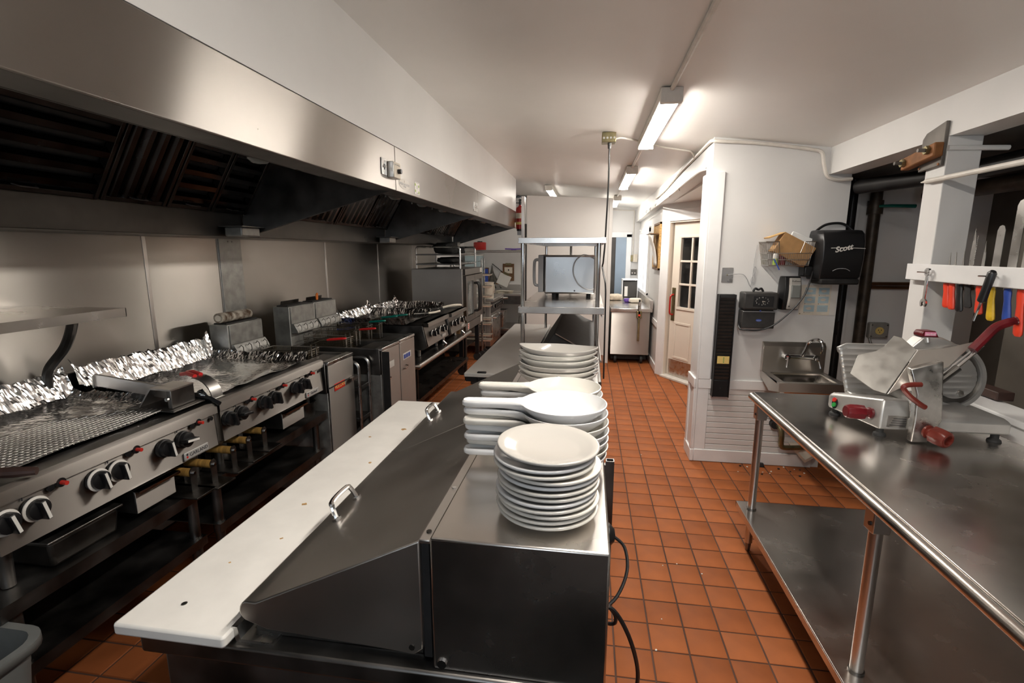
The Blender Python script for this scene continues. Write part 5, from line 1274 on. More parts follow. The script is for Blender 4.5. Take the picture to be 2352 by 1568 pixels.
knife(2.318, 1.757, .020, 1.372, 'yellow', 'round-tipped slicing knife with yellow handle', True)
knife(2.238, 1.85, .022, 1.375, 'blue', 'long broad slicing knife with blue handle', True)
knife(2.175, 1.80, .020, 1.33, 'red_orange', 'big-handled red knife next to the blue one', True)
t = thing('sharpening_steel', 'black-handled sharpening steel hanging from a nail on the knife board', 'sharpening steel', (1.59, 2.24, 1.35))
MB().tube([(1.585, 2.245, 1.575), (1.585, 2.25, 1.568), (1.583, 2.265, 1.50), (1.582, 2.275, 1.455), (1.582, 2.277, 1.45)], [.010, .0155, .0145, .016, .010], 12).build('handle', 'black_plastic', t)
MB().tube([(1.582, 2.277, 1.452), (1.58, 2.297, 1.37)], .0045, 8).build('rod', 'chrome', t)
t = thing('wrench', 'steel combination wrench hanging from a nail on the knife board', 'wrench', (1.59, 2.64, 1.39))
wy = 2.655
MB().prism([(wy - .010, 1.545), (wy + .010, 1.545), (wy + .009, 1.425), (wy - .009, 1.425)], 'x', 1.596, 1.602).build('shank', 'chrome', t, .002)
MB().lathe([(.011, -.005), (.019, -.005), (.019, .005), (.011, .005), (.011, -.005)], (1.599, wy, 1.556), 20, 'x', cap=False).build('ring_end', 'chrome', t)
a_ = [(wy + .022 * math.cos(math.radians(q)), 1.408 + .022 * math.sin(math.radians(q))) for q in range(-50, 231, 20)]
b_ = [(wy + .010 * math.cos(math.radians(q)), 1.406 + .010 * math.sin(math.radians(q))) for q in range(230, -51, -20)]
MB().prism(a_ + b_, 'x', 1.595, 1.603).build('open_end', 'chrome', t)
t = thing('paint_pole', 'thin cream wooden pole fixed across the white post', 'pole', (1.63, 2.2, 1.99))
MB().tube([(1.632, 2.82, 1.992), (1.632, 1.2, 1.986)], .0125, 10).build('pole_shaft', 'conduit', t)
MB().tube([(1.632, 2.86, 1.992), (1.632, 2.82, 1.992)], [.003, .008], 8).build('pole_tip', 'conduit', t)
t = thing('beam_bracket', 'rusty bolted wooden clamp under a steel plate at the post top', 'bracket', (1.62, 2.8, 2.08))
MB().prism([(2.735, 2.055), (2.90, 2.045), (2.895, 2.20), (2.87, 2.225), (2.735, 2.255)], 'x', 1.632, 1.649).build('steel_plate', 'plate_grey', t, .003)
MB().prism([(2.725, 2.095), (2.975, 2.065), (2.975, 2.125), (2.725, 2.160)], 'x', 1.59, 1.632).build('wood_block', 'bracket_rust', t, .006)
for y, z in ((2.77, 2.13), (2.95, 2.10)):
    b0 = MB().cyl((1.59, y, z), (1.575, y, z), .02, n=6).build('nut', 'brass', t); MB().cyl((1.575, y, z), (1.545, y, z), .009, n=10).build('bolt', 'plate_grey', t)
for y in (2.75, 2.89): MB().cyl((1.632, y, 2.062), (1.628, y, 2.062), .006, n=8).build('screw', 'bracket_rust', t)
tag(MB().tube([(1.648, 2.725, 2.13), (1.90, 2.725, 2.125)], .012, 8).build('cross_pipe', 'white_paint'), 'white painted pipe crossing the top of the post', 'pipe')

# ------------------------------------------------------------------ utility corner: pipes, outlet, dark cabinet
def vpipe(x, y, r, z0, z1, label, m_='black_pipe', n=16):
    t = thing('vertical_pipe', label, 'pipe', (x, y, z0))
    MB().cyl((x, y, z0), (x, y, z1), r, n=n).build('pipe', m_, t); return t
pa = vpipe(1.865, 4.15, .055, 0, 2.185, 'thick black drain pipe running up beside the sink wall')
MB().cyl((1.865, 4.15, 1.02), (1.865, 4.15, 1.12), .064, n=16).build('coupling', 'black_pipe', pa); MB().cyl((1.825, 4.10, 1.08), (1.80, 4.09, 1.075), .014, n=8).build('cleanout', 'brass', pa)
pb = vpipe(1.955, 4.22, .036, 0, 2.185, 'thinner black pipe behind the thick drain pipe')
MB().cyl((1.955, 4.22, 1.76), (1.955, 4.22, 1.80), .04, n=14).build('coupling', 'copper', pb)
pc = vpipe(2.13, 4.24, .040, 0, 2.185, 'dark brown gas pipe with a green lever valve', 'brown_pipe')
MB().cyl((2.13, 4.24, 1.93), (2.13, 4.24, 2.03), .052, n=14).build('valve_body', 'brown_pipe', pc)
MB().tube([(2.13, 4.19, 1.985), (2.20, 4.16, 1.985), (2.36, 4.16, 1.98)], [.01, .012, .014], 8).build('valve_lever', 'teal', pc)
t = thing('copper_pipes', 'pair of horizontal copper pipes on the utility wall', 'pipes', (2.4, 4.27, 1.38))
for z in (1.375, 1.405): MB().tube([(2.16, 4.27, z), (2.9, 4.27, z)], .013, 8).build('pipe', 'copper', t)
t = thing('outlet_box', 'galvanized outlet box with yellow socket on the utility wall', 'outlet', (2.28, 4.28, 1.03))
B(2.205, 2.345, 4.245, 4.299, .975, 1.10).build('box', 'outlet_grey', t, .012)
s_ = MB().lathe([(0, 0), (.03, 0), (.03, .006), (0, .008)], (2.275, 4.237, 1.037), 18, 'y').build('socket', 'note_yellow', t)
for dx, dz in ((-.01, .006), (.01, .006), (0, -.01)): B(2.275 + dx - .002, 2.275 + dx + .002, 4.2355, 4.238, 1.037 + dz - .005, 1.037 + dz + .005).build('slot', 'ink', t)
for dx, dz in ((-.055, .045), (.055, .045), (-.055, -.045), (.055, -.045)): MB().cyl((2.275 + dx, 4.245, 1.037 + dz), (2.275 + dx, 4.242, 1.037 + dz), .006, n=8).build('screw', 'steel_dark', t)
MB().tube(smoothpath([(2.215, 4.25, .975), (2.23, 4.24, .93), (2.30, 4.22, .89), (2.40, 4.2, .87)], 5), .009, 8).build('flex_conduit', 'galv', t)
t = thing('metal_cabinet', 'large dark metal cabinet in the dim room behind the knife board', 'cabinet', (2.6, 2.9, 0))
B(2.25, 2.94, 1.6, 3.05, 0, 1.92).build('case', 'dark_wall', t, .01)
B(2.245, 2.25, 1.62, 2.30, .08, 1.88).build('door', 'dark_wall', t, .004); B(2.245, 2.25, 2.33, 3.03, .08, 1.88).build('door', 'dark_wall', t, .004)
MB().tube([(2.24, 2.0, 1.66), (2.24, 2.9, 1.66)], .006, 8).build('rail', 'steel_dark', t)
t = thing('black_duct', 'black duct hanging under the ceiling of the dim utility room', 'duct', (2.2, 3.3, 2.05))
MB().tube([(1.86, 3.95, 2.10), (2.10, 3.4, 2.10), (2.10, 1.0, 2.10)], .05, 16).build('duct_body', 'black_pipe', t)
MB().tube([(2.40, 4.1, 2.05), (2.40, 1.0, 2.02)], .05, 14).build('duct_pipe', 'brown_pipe', t)
tag(B(1.83, 1.90, 2.45, 2.62, .99, 1.03).build('brick', 'dark_wood', None, .004), 'reddish brick lying behind the ledge under the knives', 'brick')

# ------------------------------------------------------------------ things on the sink wall
Y = SY
t = thing('hand_sink', 'stainless wall hand sink with gooseneck faucet', 'sink', (1.53, Y - .2, .68))
sx0, sx1 = 1.312, 1.748
MB().prism([(Y - .002, .76), (Y - .002, .985), (Y - .016, .985), (Y - .04, .955), (Y - .04, .755)], 'x', sx0, sx1).build('backsplash', 'steel_sink', t, .003)
bw = MB()
bw.box(sx0, sx1, Y - .40, Y - .36, .75, .765); bw.box(sx0, sx1, Y - .09, Y - .03, .75, .765); bw.box(sx0, sx0 + .045, Y - .36, Y - .09, .75, .765); bw.box(sx1 - .045, sx1, Y - .36, Y - .09, .75, .765)
bw.build('deck', 'steel', t, .002)
MB().prism([(Y - .402, .765), (Y - .398, .765), (Y - .398, .70), (Y - .402, .70)], 'x', sx0, sx1).build('front_apron', 'steel_sink', t, .001)
for x in (sx0, sx1 - .004): MB().prism([(Y - .40, .765), (Y - .03, .765), (Y - .03, .72), (Y - .22, .66), (Y - .40, .70)], 'x', x, x + .004).build('side_apron', 'steel_sink', t)
bi = [(sx0 + .045, sx1 - .045, Y - .36, Y - .09)]
MB().loft([rr(sx0 + .045, sx1 - .045, Y - .36, Y - .09, .04, .752), rr(sx0 + .06, sx1 - .06, Y - .345, Y - .105, .05, .66), rr(sx0 + .10, sx1 - .10, Y - .30, Y - .15, .05, .64), rr(1.52, 1.54, Y - .23, Y - .21, .009, .638)], False).build('basin', 'steel_top', t, smooth=60, solid=.003)
MB().loft([rr(sx0 + .05, sx1 - .05, Y - .35, Y - .10, .04, .70), rr(sx0 + .08, sx1 - .08, Y - .32, Y - .13, .05, .625)]).build('basin_underside', 'brass', t)
fx = 1.565
fc = MB().tube([(fx - .10, Y - .075, .885), (fx + .10, Y - .075, .885)], .018, 12).build('faucet_body', 'chrome', t)
for dx in (-.10, .10):
    MB().cyl((fx + dx, Y - .04, .885), (fx + dx, Y - .10, .885), .021, n=14).build('valve', 'chrome', fc)
    MB().tube([(fx + dx, Y - .10, .885), (fx + dx * 1.05, Y - .12, .862), (fx + dx * 1.15, Y - .135, .815)], [.010, .007, .008], 8).build('lever', 'chrome', fc)
MB().cyl((fx - .10, Y - .1, .885), (fx - .10, Y - .1035, .885), .009, n=10).build('hot_mark', 'red_led', fc)
MB().tube(smoothpath([(fx, Y - .08, .885), (fx + .02, Y - .09, .94), (fx + .035, Y - .10, 1.0), (fx + .06, Y - .14, 1.03), (fx + .075, Y - .19, 1.025), (fx + .08, Y - .21, .99), (fx + .08, Y - .213, .955)], 5), .0115, 10).build('spout', 'chrome', fc)
MB().cyl((fx + .08, Y - .213, .955), (fx + .08, Y - .213, .94), .0125, n=10).build('aerator', 'chrome', fc)
t = thing('drain_pipe', 'corroded sink drain elbow against the wainscot under the hand sink', 'pipe', (1.55, Y - .1, .2))
MB().tube(smoothpath([(1.46, Y - .03, .34), (1.47, Y - .09, .33), (1.475, Y - .11, .28), (1.475, Y - .11, .22), (1.49, Y - .11, .19), (1.55, Y - .10, .185), (1.66, Y - .08, .185)], 5), .019, 10).build('pipe_run', 'brass', t)
MB().cyl((1.445, Y - .01, .345), (1.445, Y - .06, .345), .034, n=12).build('trap_nut', 'black_matte', t)
MB().tube([(1.53, Y - .22, .64), (1.53, Y - .22, .45), (1.52, Y - .15, .36), (1.46, Y - .04, .34)], .018, 10).build('tail_pipe', 'brass', t)
t = thing('wall_flap', 'torn peeling board at the foot of the wainscot under the sink', 'board', (1.65, Y - .03, 0))
sheet2 = lambda pts, m_, nm: MB().add(pts, [tuple(range(len(pts)))]).build(nm, m_, t, solid=.004)
sheet2([(1.56, Y - .025, .20), (1.70, Y - .05, .22), (1.74, Y - .09, .12), (1.66, Y - .10, .07), (1.60, Y - .04, .14)], 'paper_cream', 'torn_sheet')
o = thing('wall_box', 'small black box on the wainscot below the hand sink', 'box', (1.42, Y - .02, .4)); B(1.40, 1.46, Y - .05, Y - .009, .395, .45).build('box_body', 'black_plastic', o, .005)
# time card rack
t = thing('time_card_rack', 'tall black time card rack with a yellow note on the sink wall', 'card rack', (1.02, Y, .55))
cx0, cx1 = .962, 1.086
B(cx0, cx1, Y - .05, Y - .002, .548, 1.338).build('backing', 'black_matte', t, .003)
for x in (cx0, cx1 - .008): B(x, x + .008, Y - .066, Y - .05, .548, 1.338).build('side_rail', 'black_plastic', t, .002)
for k in range(24):
    z = .70 + k * .0262
    MB().prism([(Y - .050, z - .012), (Y - .063, z + .012), (Y - .064, z + .012), (Y - .053, z - .012)], 'x', cx0 + .009, cx1 - .009).build('card_slot', 'clock_grey', t)
B(cx0 + .008, cx1 - .008, Y - .06, Y - .05, .55, .68).build('lower_panel', 'black_plastic', t, .002)
MB().cyl((1.02, Y - .0605, .62), (1.02, Y - .059, .62), .003, n=8).build('screw', 'chrome', t)
nt = B(cx0 + .018, cx1 - .02, Y - .072, Y - .0685, .815, .872).build('note', 'note_yellow', t)
for k in range(3): B(1.022, 1.030, Y - .0724, Y - .072, .825 + .015 * k, .832 + .015 * k).build('note_ink', 'green', nt)
# switch plate with wire
t = thing('wall_plate', 'steel wall plate with thin bell wire beside the time card rack', 'wall plate', (1.02, Y, 1.48))
B(.983, 1.062, Y - .006, Y - .001, 1.425, 1.535).build('plate', 'alu', t, .002)
MB().cyl((1.022, Y - .012, 1.48), (1.022, Y - .006, 1.48), .006, n=8).build('grommet', 'brass', t)
MB().tube(smoothpath([(1.022, Y - .012, 1.48), (1.08, Y - .014, 1.488), (1.13, Y - .012, 1.485), (1.16, Y - .01, 1.455), (1.18, Y - .01, 1.41), (1.195, Y - .01, 1.395)], 5), .0022, 5).build('bell_wire', 'pale_grey', t)
MB().tube(smoothpath([(1.215, Y - .01, 1.70), (1.205, Y - .01, 1.6), (1.205, Y - .01, 1.52), (1.215, Y - .01, 1.46), (1.20, Y - .01, 1.42), (1.19, Y - .012, 1.45), (1.21, Y - .012, 1.49), (1.22, Y - .012, 1.53), (1.205, Y - .012, 1.54), (1.20, Y - .012, 1.50), (1.20, Y - .01, 1.44), (1.19, Y - .01, 1.40)], 6), .0022, 5).build('bell_wire', 'pale_grey', t)
# time clock
t = thing('time_clock', 'dark time clock with round dial on the sink wall', 'time clock', (1.235, Y, 1.09))
kx0, kx1 = 1.118, 1.356
B(kx0, kx1, Y - .13, Y - .002, 1.235, 1.36).build('upper_case', 'clock_grey', t, .012, seg=3)
B(kx0 + .004, kx1 - .006, Y - .10, Y - .002, 1.095, 1.225).build('lower_case', 'clock_grey', t, .006)
B(kx0 + .02, kx1 - .02, Y - .095, Y - .01, 1.222, 1.238).build('card_slot', 'black_plastic', t)
B(kx0 + .01, kx1 - .004, Y - .105, Y - .10, 1.217, 1.222).build('slot_lip', 'pale_grey', t)
dl = B(kx0 + .065, kx1 - .035, Y - .1325, Y - .13, 1.26, 1.335).build('dial_window', 'black_plastic', t, .001)
cxx, czz = 1.243, 1.299
for k in range(12):
    a = math.radians(90 - 30 * (k + 1)); u = cxx + .043 * math.cos(a); v = czz + .027 * math.sin(a)
    text(str(k + 1), .011, FY(u, Y - .1328, v), 'paper', dl, 'numeral', depth=.0002)
for L, a, w_ in ((.022, -12, .0028), (.026, -62, .002)):
    R = Matrix.Rotation(math.radians(-a), 4, 'Y'); MB().obox((cxx + math.cos(math.radians(a)) * L / 2, Y - .1332, czz + math.sin(math.radians(a)) * L / 2), (L, .0006, w_), R).build('hand', 'paper_cream', dl)
MB().cyl((cxx, Y - .105, 1.226), (cxx, Y - .112, 1.226), .006, n=10).build('indicator', 'ink_blue', t)
lg_ = MB().lathe([(0, 0), (.02, 0), (.02, .001), (0, .0015)], (1.24, Y - .1012, 1.155), 20, 'y', 1, .45).build('maker_oval', 'ink_blue', t); text('lathem', .010, FY(1.24, Y - .1016, 1.153), 'pale_blue', lg_, depth=.0002)
MB().tube(smoothpath([(1.20, Y - .05, 1.362), (1.215, Y - .05, 1.385), (1.235, Y - .05, 1.375), (1.255, Y - .05, 1.385), (1.27, Y - .05, 1.362)], 4), .008, 8).build('cord_coil', 'black_plastic', t)
MB().tube(smoothpath([(1.125, Y - .06, 1.13), (1.108, Y - .09, 1.115), (1.115, Y - .12, 1.09), (1.16, Y - .135, 1.085), (1.24, Y - .14, 1.09), (1.33, Y - .15, 1.13), (1.42, Y - .16, 1.22), (1.50, Y - .16, 1.33), (1.54, Y - .15, 1.44), (1.565, Y - .12, 1.52)], 6), .0062, 8).build('power_cord', 'black_plastic', t)
# soap dispenser
t = thing('soap_dispenser', 'grey and black soap dispenser under the wire basket', 'soap dispenser', (1.45, Y, 1.23))
def shell(x0, x1, z0, z1, y0, y1, bulge, n=10):
    rings = []
    for i in range(n + 1):
        v = i / n; z = z0 + (z1 - z0) * v; e = 1 - .10 * (2 * v - 1) ** 4; w_ = (x1 - x0) / 2 * (e + .06 * (1 - v)); c = (x0 + x1) / 2; d = y1 - bulge * math.sin(PI * (v * .84 + .08))
        rings.append([(c - w_, y0, z), (c + w_, y0, z), (c + w_, (y0 + d) / 2, z), (c + w_ * .8, d, z), (c - w_ * .8, d, z), (c - w_, (y0 + d) / 2, z)])
    return MB().loft(rings)
shell(1.385, 1.525, 1.232, 1.475, Y - .002, Y - .07, .03).build('back_shell', 'black_plastic', t, .006)
shell(1.425, 1.512, 1.238, 1.465, Y - .07, Y - .085, .028).build('front_cover', 'soap_grey', t, .005)
B(1.437, 1.500, Y - .122, Y - .105, 1.322, 1.416).build('level_window', 'glass_oven', t, .006)
text('ProPower', .014, FY(1.468, Y - .1122, 1.443), 'ink', t, depth=.0015)
B(1.434, 1.441, Y - .104, Y - .095, 1.258, 1.266).build('key_hole', 'ink', t)
# hand washing poster
t = thing('hand_wash_poster', 'cream hand washing poster with six pale blue pictures on the wall', 'poster', (1.66, Y, 1.19))
B(1.545, 1.79, Y - .003, Y - .001, 1.19, 1.415).build('backing_sheet', 'paper', t); B(1.543, 1.752, Y - .005, Y - .003, 1.190, 1.412).build('sheet', 'paper_cream', t)
text('HAND WASHING', .010, FY(1.65, Y - .0052, 1.403), 'pale_grey', t, depth=.0002)
for i in range(2):
    for j in range(3):
        px = 1.575 + i * .092; pz = 1.355 - j * .064
        pc_ = B(px, px + .072, Y - .0058, Y - .005, pz - .012, pz + .036).build('picture', 'pale_blue', t)
        if i == 1 and j == 2:
            for k in range(3): B(px + .012 + .006 * k, px + .06, Y - .0062, Y - .0058, pz + .018 - .01 * k, pz + .0205 - .01 * k).build('print_line', 'pale_grey', pc_)
            continue
        MB().lathe([(0, 0), (.013, 0), (.013, .0004), (0, .0005)], (px + .035, Y - .0064, pz + .012), 14, 'y', 1.4, .8).build('hand_print', 'skin_print', pc_)
        MB().tube([(px + .008, Y - .0062, pz + .022), (px + .03, Y - .0062, pz + .016), (px + .062, Y - .0062, pz + .006)], .0012, 4).build('print_line', 'pale_grey', pc_)
        MB().cyl((px + .006, Y - .005, pz - .018), (px + .006, Y - .0056, pz - .018), .003, n=8).build('step_dot', 'ink', t)
        B(px + .014, px + .05, Y - .0055, Y - .005, pz - .0195, pz - .017).build('caption', 'pale_grey', t)
MB().cyl((1.552, Y - .005, 1.2), (1.552, Y - .008, 1.2), .004, n=8).build('pin', 'brass', t)
# towel dispenser
t = thing('towel_dispenser', 'big black paper towel dispenser beside the wire basket', 'towel dispenser', (1.73, Y, 1.43))
dx0, dx1, dz0, dz1 = 1.562, 1.872, 1.465, 1.80
rings = []
for z, e, d in ((dz0 - .01, .92, .15), (dz0 + .02, 1.0, .17), (1.60, 1.0, .19), (1.72, 1.0, .185), (dz1 - .03, .99, .165), (dz1 - .005, .95, .13), (dz1, .88, .09)):
    c = (dx0 + dx1) / 2; w_ = (dx1 - dx0) / 2 * e; yb = Y - .002
    rings.append([(c - w_, yb, z), (c + w_, yb, z), (c + w_, yb - d * .75, z), (c + w_ * .82, yb - d, z), (c - w_ * .82, yb - d, z), (c - w_, yb - d * .75, z)])
MB().loft(rings).build('case', 'black_plastic', t, .015, seg=3)
B(dx0 - .05, dx0 + .04, Y - .11, Y - .003, dz0 + .01, dz0 + .085).build('side_pod', 'black_plastic', t, .01)
B(1.60, 1.85, Y - .17, Y - .01, dz0 - .04, dz0).build('towel_chute', 'black_matte', t, .01)
ln = MB().tube([(1.635, Y - .193, 1.675), (1.72, Y - .195, 1.678), (1.85, Y - .193, 1.672)], .002, 6).build('trim_line', 'paper', t)
text('Scott', .052, FY(1.712, Y - .197, 1.672) @ Matrix.Rotation(math.radians(12), 4, 'Z'), 'paper', t, bold=.0012, shear=.3, depth=.001)
MB().tube(smoothpath([(1.66, Y - .192, 1.52), (1.69, Y - .195, 1.535), (1.74, Y - .195, 1.535), (1.77, Y - .192, 1.52)], 4), .002, 5).build('embossed_line', 'pale_grey', t)
MB().tube(smoothpath([(1.572, Y - .05, 1.76), (1.60, Y - .03, 1.80), (1.66, Y - .02, 1.84), (1.74, Y - .02, 1.85), (1.80, Y - .02, 1.83), (1.85, Y - .03, 1.78)], 6), .009, 8).build('hose_arc', 'black_plastic', t)
# wire basket and what is in it
t = thing('wire_basket', 'wire wall basket filled with odds and ends', 'wire basket', (1.39, Y, 1.53))
wx0, wx1, wz0, wz1, wd = 1.225, 1.548, 1.555, 1.72, .16
m_ = MB()
for k in range(22):
    x = wx0 + .03 + (wx1 - wx0 - .06) * k / 21; zt_ = wz1 if k < 5 or k > 18 else wz0 + .085
    m_.tube([(x, Y - wd, zt_), (x, Y - wd * .93, wz0), (x, Y - .01, wz0)], .0016, 4, False)
for k in range(9):
    y = Y - .01 - (wd - .02) * k / 8
    m_.tube([(wx0, y, wz1), (wx0 + .03, y, wz0), (wx1 - .03, y, wz0), (wx1, y, wz1)], .0016, 4, False)
for k in range(22):
    x = wx0 + .03 + (wx1 - wx0 - .06) * k / 21
    m_.tube([(x, Y - .008, wz0), (x, Y - .008, wz1)], .0016, 4, False)
m_.build('basket_mesh', 'wire', t)['kind'] = 'stuff'
for z, k in ((wz0, .03), (wz0 + .04, .022), (wz0 + .085, .013)): MB().tube([(wx0 + k, Y - .006, z), (wx0 + k, Y - wd * .95, z), (wx1 - k, Y - wd * .95, z), (wx1 - k, Y - .006, z)], .003, 6).build('basket_rod', 'wire', t)
MB().tube([(wx0, Y - .004, wz1), (wx0, Y - wd, wz1), (wx0 + .085, Y - wd, wz1), (wx0 + .095, Y - wd, wz0 + .085), (wx1 - .095, Y - wd, wz0 + .085), (wx1 - .07, Y - wd, wz1), (wx1, Y - wd, wz1), (wx1, Y - .004, wz1), (wx0, Y - .004, wz1)], .0035, 6).build('basket_rim', 'wire', t)
t = thing('cardboard_box', 'opened brown cardboard box sitting askew in the wire basket', 'box', (1.42, Y - .08, 1.58), local=True)
t.location = (1.425, Y - .085, 1.665); t.rotation_euler = (0, math.radians(28), 0)
B(-.12, .12, -.05, .05, -.075, .075).build('box_body', 'cardboard', t, .002)
fl = MB().prism([(-.12, .075), (-.16, .03), (-.20, -.01), (-.19, -.014), (-.12, .068)], 'y', -.05, .05).build('box_flap', 'cardboard_light', t)
o = MB().obox((1.50, Y - .05, 1.735), (.17, .02, .06), Matrix.Rotation(math.radians(22), 4, 'Y')).build('plastic_package', 'clear_plastic', None, .004); tag(o, 'clear plastic package sticking out behind the cardboard box', 'package')
t = thing('pill_bottle', 'small bottle with white cap in the wire basket', 'bottle', (1.31, Y - .12, 1.56))
MB().lathe([(0, 0), (.017, 0), (.017, .04), (.014, .045), (0, .045)], (1.31, Y - .12, 1.558), 16).build('bottle_body', 'green_print', t); MB().lathe([(0, .045), (.016, .045), (.017, .05), (.017, .075), (.012, .082), (0, .082)], (1.31, Y - .12, 1.558), 16).build('cap', 'paper', t)
t = thing('sauce_bottle', 'dark bottle with red collar in the wire basket', 'bottle', (1.36, Y - .10, 1.56))
MB().lathe([(0, 0), (.022, 0), (.022, .06), (.018, .07), (0, .07)], (1.36, Y - .10, 1.558), 16).build('bottle_body', 'maroon', t); MB().lathe([(.019, .068), (.021, .068), (.021, .08), (.017, .09), (0, .092)], (1.36, Y - .10, 1.558), 16).build('cap', 'black_plastic', t); MB().lathe([(.0215, .062), (.0225, .062), (.0225, .07), (.0215, .07)], (1.36, Y - .10, 1.558), 16).build('collar', 'red_plastic', t)
o = MB().tube([(1.285, Y - .165, 1.60), (1.325, Y - .168, 1.525)], .004, 8).build('blue_pen', 'blue'); tag(o, 'blue pen poking through the wire basket', 'pen')
# floor crumbs under the sink
for k in range(26):
    x = random.uniform(1.2, 1.75) if k < 14 else random.uniform(.1, 1.2); y = random.uniform(3.72, 3.9) if k < 14 else random.uniform(1.2, 5.5)
    r = random.uniform(.004, .011) if k < 14 else random.uniform(.003, .005)
    mm = 'black_matte' if (k < 14 and k % 2) else 'crumb'
    m_ = MB(); m_.loft([[(x + r * math.cos(a * 1.2566) * random.uniform(.7, 1.2), y + r * math.sin(a * 1.2566) * random.uniform(.7, 1.2), z) for a in range(5)] for z in (.0008, r * .8)])
    o = m_.build('crumb', mm); tag(o, 'crumb of debris on the tiles at the foot of the sink wall' if k < 14 else 'tiny pale crumb on the aisle tiles', 'crumb', 'debris below the sink' if k < 14 else 'crumbs on the aisle floor')
t = thing('debris_chunk', 'black chunk of debris against the wainscot below the sink', 'debris', (1.36, 3.87, 0)); MB().loft([[(1.34, 3.86, .001), (1.39, 3.855, .001), (1.395, 3.89, .001), (1.35, 3.9, .001)], [(1.345, 3.865, .03), (1.38, 3.862, .035), (1.385, 3.885, .028), (1.352, 3.89, .03)]]).build('chunk', 'black_matte', t, .004)

# ------------------------------------------------------------------ ceiling conduits, junction box, cord
def conduit(label, pts, r, m_='conduit', clips=()):
    t = thing('conduit', label, 'conduit', pts[0]); MB().tube(pts, r, 8).build('conduit_run', m_, t)
    for c in clips: MB().lathe([(r + .006, -.01), (r + .007, 0), (r + .006, .01)], c, 10, 'y', cap=False).build('clip', m_, t)
    return t
zc = ceil_z(XL) - .014
conduit('straight ceiling conduit running up to the fixture nearest the cord box', [(XL, 1.5, zc), (XL, 2.92, zc)], .013)
conduit('ceiling conduit between the cord box fixture and the corner door fixture', [(XL, 4.2, zc), (XL, 5.42, zc)], .013)
conduit('ceiling conduit leading to the fixture at the cold room', [(XL, 6.8, zc), (XL, 8.15, zc)], .013)
zz = lambda x: ceil_z(x) - .012
conduit('flexible conduit sagging across the ceiling from the cord box to the header', smoothpath([(.16, 4.12, zz(.16) - .03), (.22, 4.14, zz(.22) - .005), (.35, 4.22, zz(.35)), (.55, 4.35, zz(.55)), (.70, 4.40, zz(.70)), (.80, 4.44, zz(.80)), (.852, 4.55, zz(.85) - .03)], 5), .008)
conduit('armoured cable along the top edge of the header beam and sink wall', smoothpath([(.852, 7.0, 2.34), (.852, 6.2, 2.36), (.852, 5.2, 2.41), (.852, 4.5, 2.43), (.850, 4.05, 2.44), (.852, 3.93, 2.435)] + [(.90, 3.905, 2.425), (1.1, 3.905, zz(1.1) - .01), (1.35, 3.905, zz(1.35) - .012), (1.52, 3.905, zz(1.52) - .02), (1.58, 3.905, 2.33), (1.60, 3.905, 2.25), (1.63, 3.90, 2.17), (1.70, 3.90, 2.145), (1.79, 3.90, 2.15)], 5), .012)
conduit('cable along the lower edge of the header beam', smoothpath([(.852, 9.0, 2.20), (.852, 7.5, 2.225), (.852, 6.4, 2.245), (.852, 5.2, 2.262), (.852, 4.6, 2.272), (.852, 4.25, 2.275), (.89, 4.1, 2.268)], 6), .009)
for y in (8.6, 8.1, 7.6, 7.0, 6.4, 5.8, 5.2): tag(MB().tube([(.852, y, 2.235), (.845, y, 2.26), (.86, y, 2.275)], .004, 5).build('cup_hook', 'wire'), 'small hook along the lower edge of the header beam', 'hook', 'hooks along the header beam')
t = thing('junction_box', 'metal junction box on the ceiling holding the hanging cord', 'junction box', (.125, 4.1, ceil_z(.125)))
jz = ceil_z(.125)
B(.07, .175, 4.05, 4.15, jz - .075, jz - .002).build('box', 'brass', t, .004)
for k in range(4): MB().cyl((.085 + .026 * k, 4.049, jz - .045), (.085 + .026 * k, 4.045, jz - .045), .008, n=8).build('knockout', 'alu', t)
MB().cyl((.13, 4.10, jz - .075), (.13, 4.10, jz - .115), .016, .012, n=10).build('cord_grip', 'black_plastic', t)
t = thing('hanging_cord', 'black power cord hanging from the ceiling box down past the rack', 'cord', (.13, 4.1, .9))
MB().tube(smoothpath([(.13, 4.10, jz - .11), (.132, 4.10, 2.2), (.125, 4.10, 1.9), (.12, 4.12, 1.70), (.115, 4.13, 1.62), (.112, 4.16, 1.56), (.108, 4.2, 1.53), (.118, 4.16, 1.47), (.135, 4.12, 1.38), (.14, 4.1, 1.2), (.142, 4.1, .95), (.145, 4.1, .6)], 6), .0065, 8).build('cord', 'black_plastic', t)

# ------------------------------------------------------------------ corridor: steel counter, board, calendar, small things
t = thing('steel_counter', 'enclosed stainless counter on casters at the end of the corridor', 'counter', (.62, 8.5, 0))
B(.34, .90, 7.38, 9.7, .14, .78).build('body', 'steel_front', t, .006)
B(.33, .93, 7.36, 9.75, .78, .83).build('counter_top', 'steel_top', t, .006)
B(.895, .932, 7.36, 9.75, .83, .95).build('backsplash', 'steel', t, .004)
for x in (.42, .80):
    for y in (7.46, 9.6): MB().cyl((x - .018, y, .07), (x + .018, y, .07), .068, n=16).build('caster', 'rubber', t)
B(.36, .88, 7.5, 9.6, .05, .14).build('base_frame', 'black_matte', t)
t = thing('can_opener', 'table-mounted can opener clamped to the corridor counter', 'can opener', (.73, 7.34, .5))
B(.70, .775, 7.325, 7.36, .70, .80).build('clamp', 'brass', t, .006); MB().cyl((.737, 7.322, .74), (.737, 7.318, .74), .016, n=12).build('clamp_mark', 'red_orange', t)
B(.722, .752, 7.325, 7.36, .36, .82).build('bar', 'brass', t, .004); MB().cyl((.737, 7.34, .80), (.737, 7.34, .93), .024, n=12).build('opener_head', 'alu_worn', t); MB().cyl((.737, 7.34, .93), (.737, 7.34, .965), .012, n=10).build('knob', 'black_plastic', t)
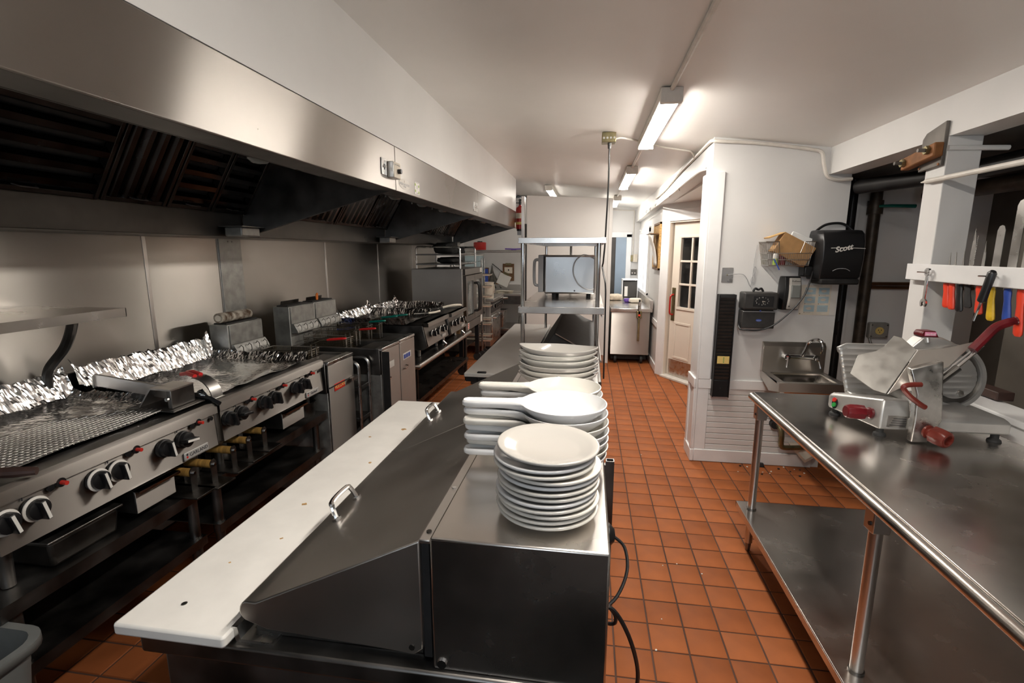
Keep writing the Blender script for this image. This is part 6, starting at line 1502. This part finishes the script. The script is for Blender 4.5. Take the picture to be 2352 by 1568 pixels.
lump('rag', 'crumpled tan rag on the corridor counter', (.46, 8.7, .83), (.12, .16, .05), 'cloth', 'rag', 12)
lump('dish_towel', 'crumpled cream towel on the corridor counter beside the appliance', (.76, 8.3, .83), (.10, .12, .035), 'paper_cream', 'towel', 19)
lump('small_cloth', 'small dark purple cloth on the corridor counter', (.64, 8.35, .83), (.06, .06, .03), 'purple', 'cloth', 15)
t = thing('counter_appliance', 'dark appliance with a white label under a shelf on the corridor counter', 'appliance', (.74, 9.3, .83))
B(.62, .86, 9.2, 9.5, .832, 1.12).build('case', 'dark_box', t, .01); B(.645, .70, 9.196, 9.2, .85, 1.03).build('label', 'paper', t); B(.60, .88, 9.15, 9.5, 1.14, 1.16).build('shelf_top', 'white_trim', t, .003)
B(.60, .615, 9.2, 9.5, .832, 1.14).build('shelf_side', 'white_trim', t); B(.866, .88, 9.2, 9.5, .832, 1.14).build('shelf_side', 'white_trim', t)
t = thing('outlet_plate', 'double outlet plate on the far corridor wall', 'outlet', (.86, 9.99, 1.25)); B(.80, .92, 9.985, 9.998, 1.20, 1.31).build('plate', 'plate_grey', t, .003)
for x in (.835, .885): B(x - .012, x + .012, 9.982, 9.986, 1.225, 1.25).build('socket', 'paper', t)
t = thing('thermostat', 'brass thermostat with cream card on the far corridor wall', 'thermostat', (.84, 9.98, 1.5)); B(.79, .835, 9.955, 9.998, 1.46, 1.58).build('body', 'brass', t, .004); B(.84, .92, 9.96, 9.97, 1.45, 1.60).build('card', 'paper_cream', t)
conduit('thin conduit dropping down the far corridor wall', [(.83, 9.985, 2.42), (.83, 9.985, 1.58)], .010)
conduit('thin conduit along the top of the far corridor wall', [(.35, 9.985, 2.44), (.83, 9.985, 2.42)], .010)
t = thing('cork_board', 'framed cork board on the corner wall edge beside the door', 'cork board', (.94, 7.3, 1.6))
B(.925, .948, 6.98, 7.55, 1.42, 2.02).build('cork', 'cork', t, .003)
for y in (6.96, 7.55): B(.915, .949, y, y + .03, 1.40, 2.04).build('frame_side', 'cork', t, .003)
for z in (1.40, 2.01): B(.915, .949, 6.96, 7.58, z, z + .03).build('frame_rail', 'clipboard', t, .003)
t = thing('wall_calendar', 'white calendar pages hanging off the cork board beside the door', 'calendar', (.9, 7.4, 1.5))
def cal(u, v): return (.905 - .085 * (1 - v) ** 2 - .01 * math.sin(5 * u), 7.02 + .45 * u, 1.44 + .46 * v)
def cal2(u, v): return (.908 - .10 * (v) ** 2 - .012 * math.sin(4 * u), 7.05 + .42 * u, 1.46 + .42 * v)
MB().grid(cal2, 8, 10).build('page', 'paper', t, solid=.002)
B(.80, .915, 7.02, 7.50, 1.885, 1.895).build('calendar_bar', 'clipboard', t)
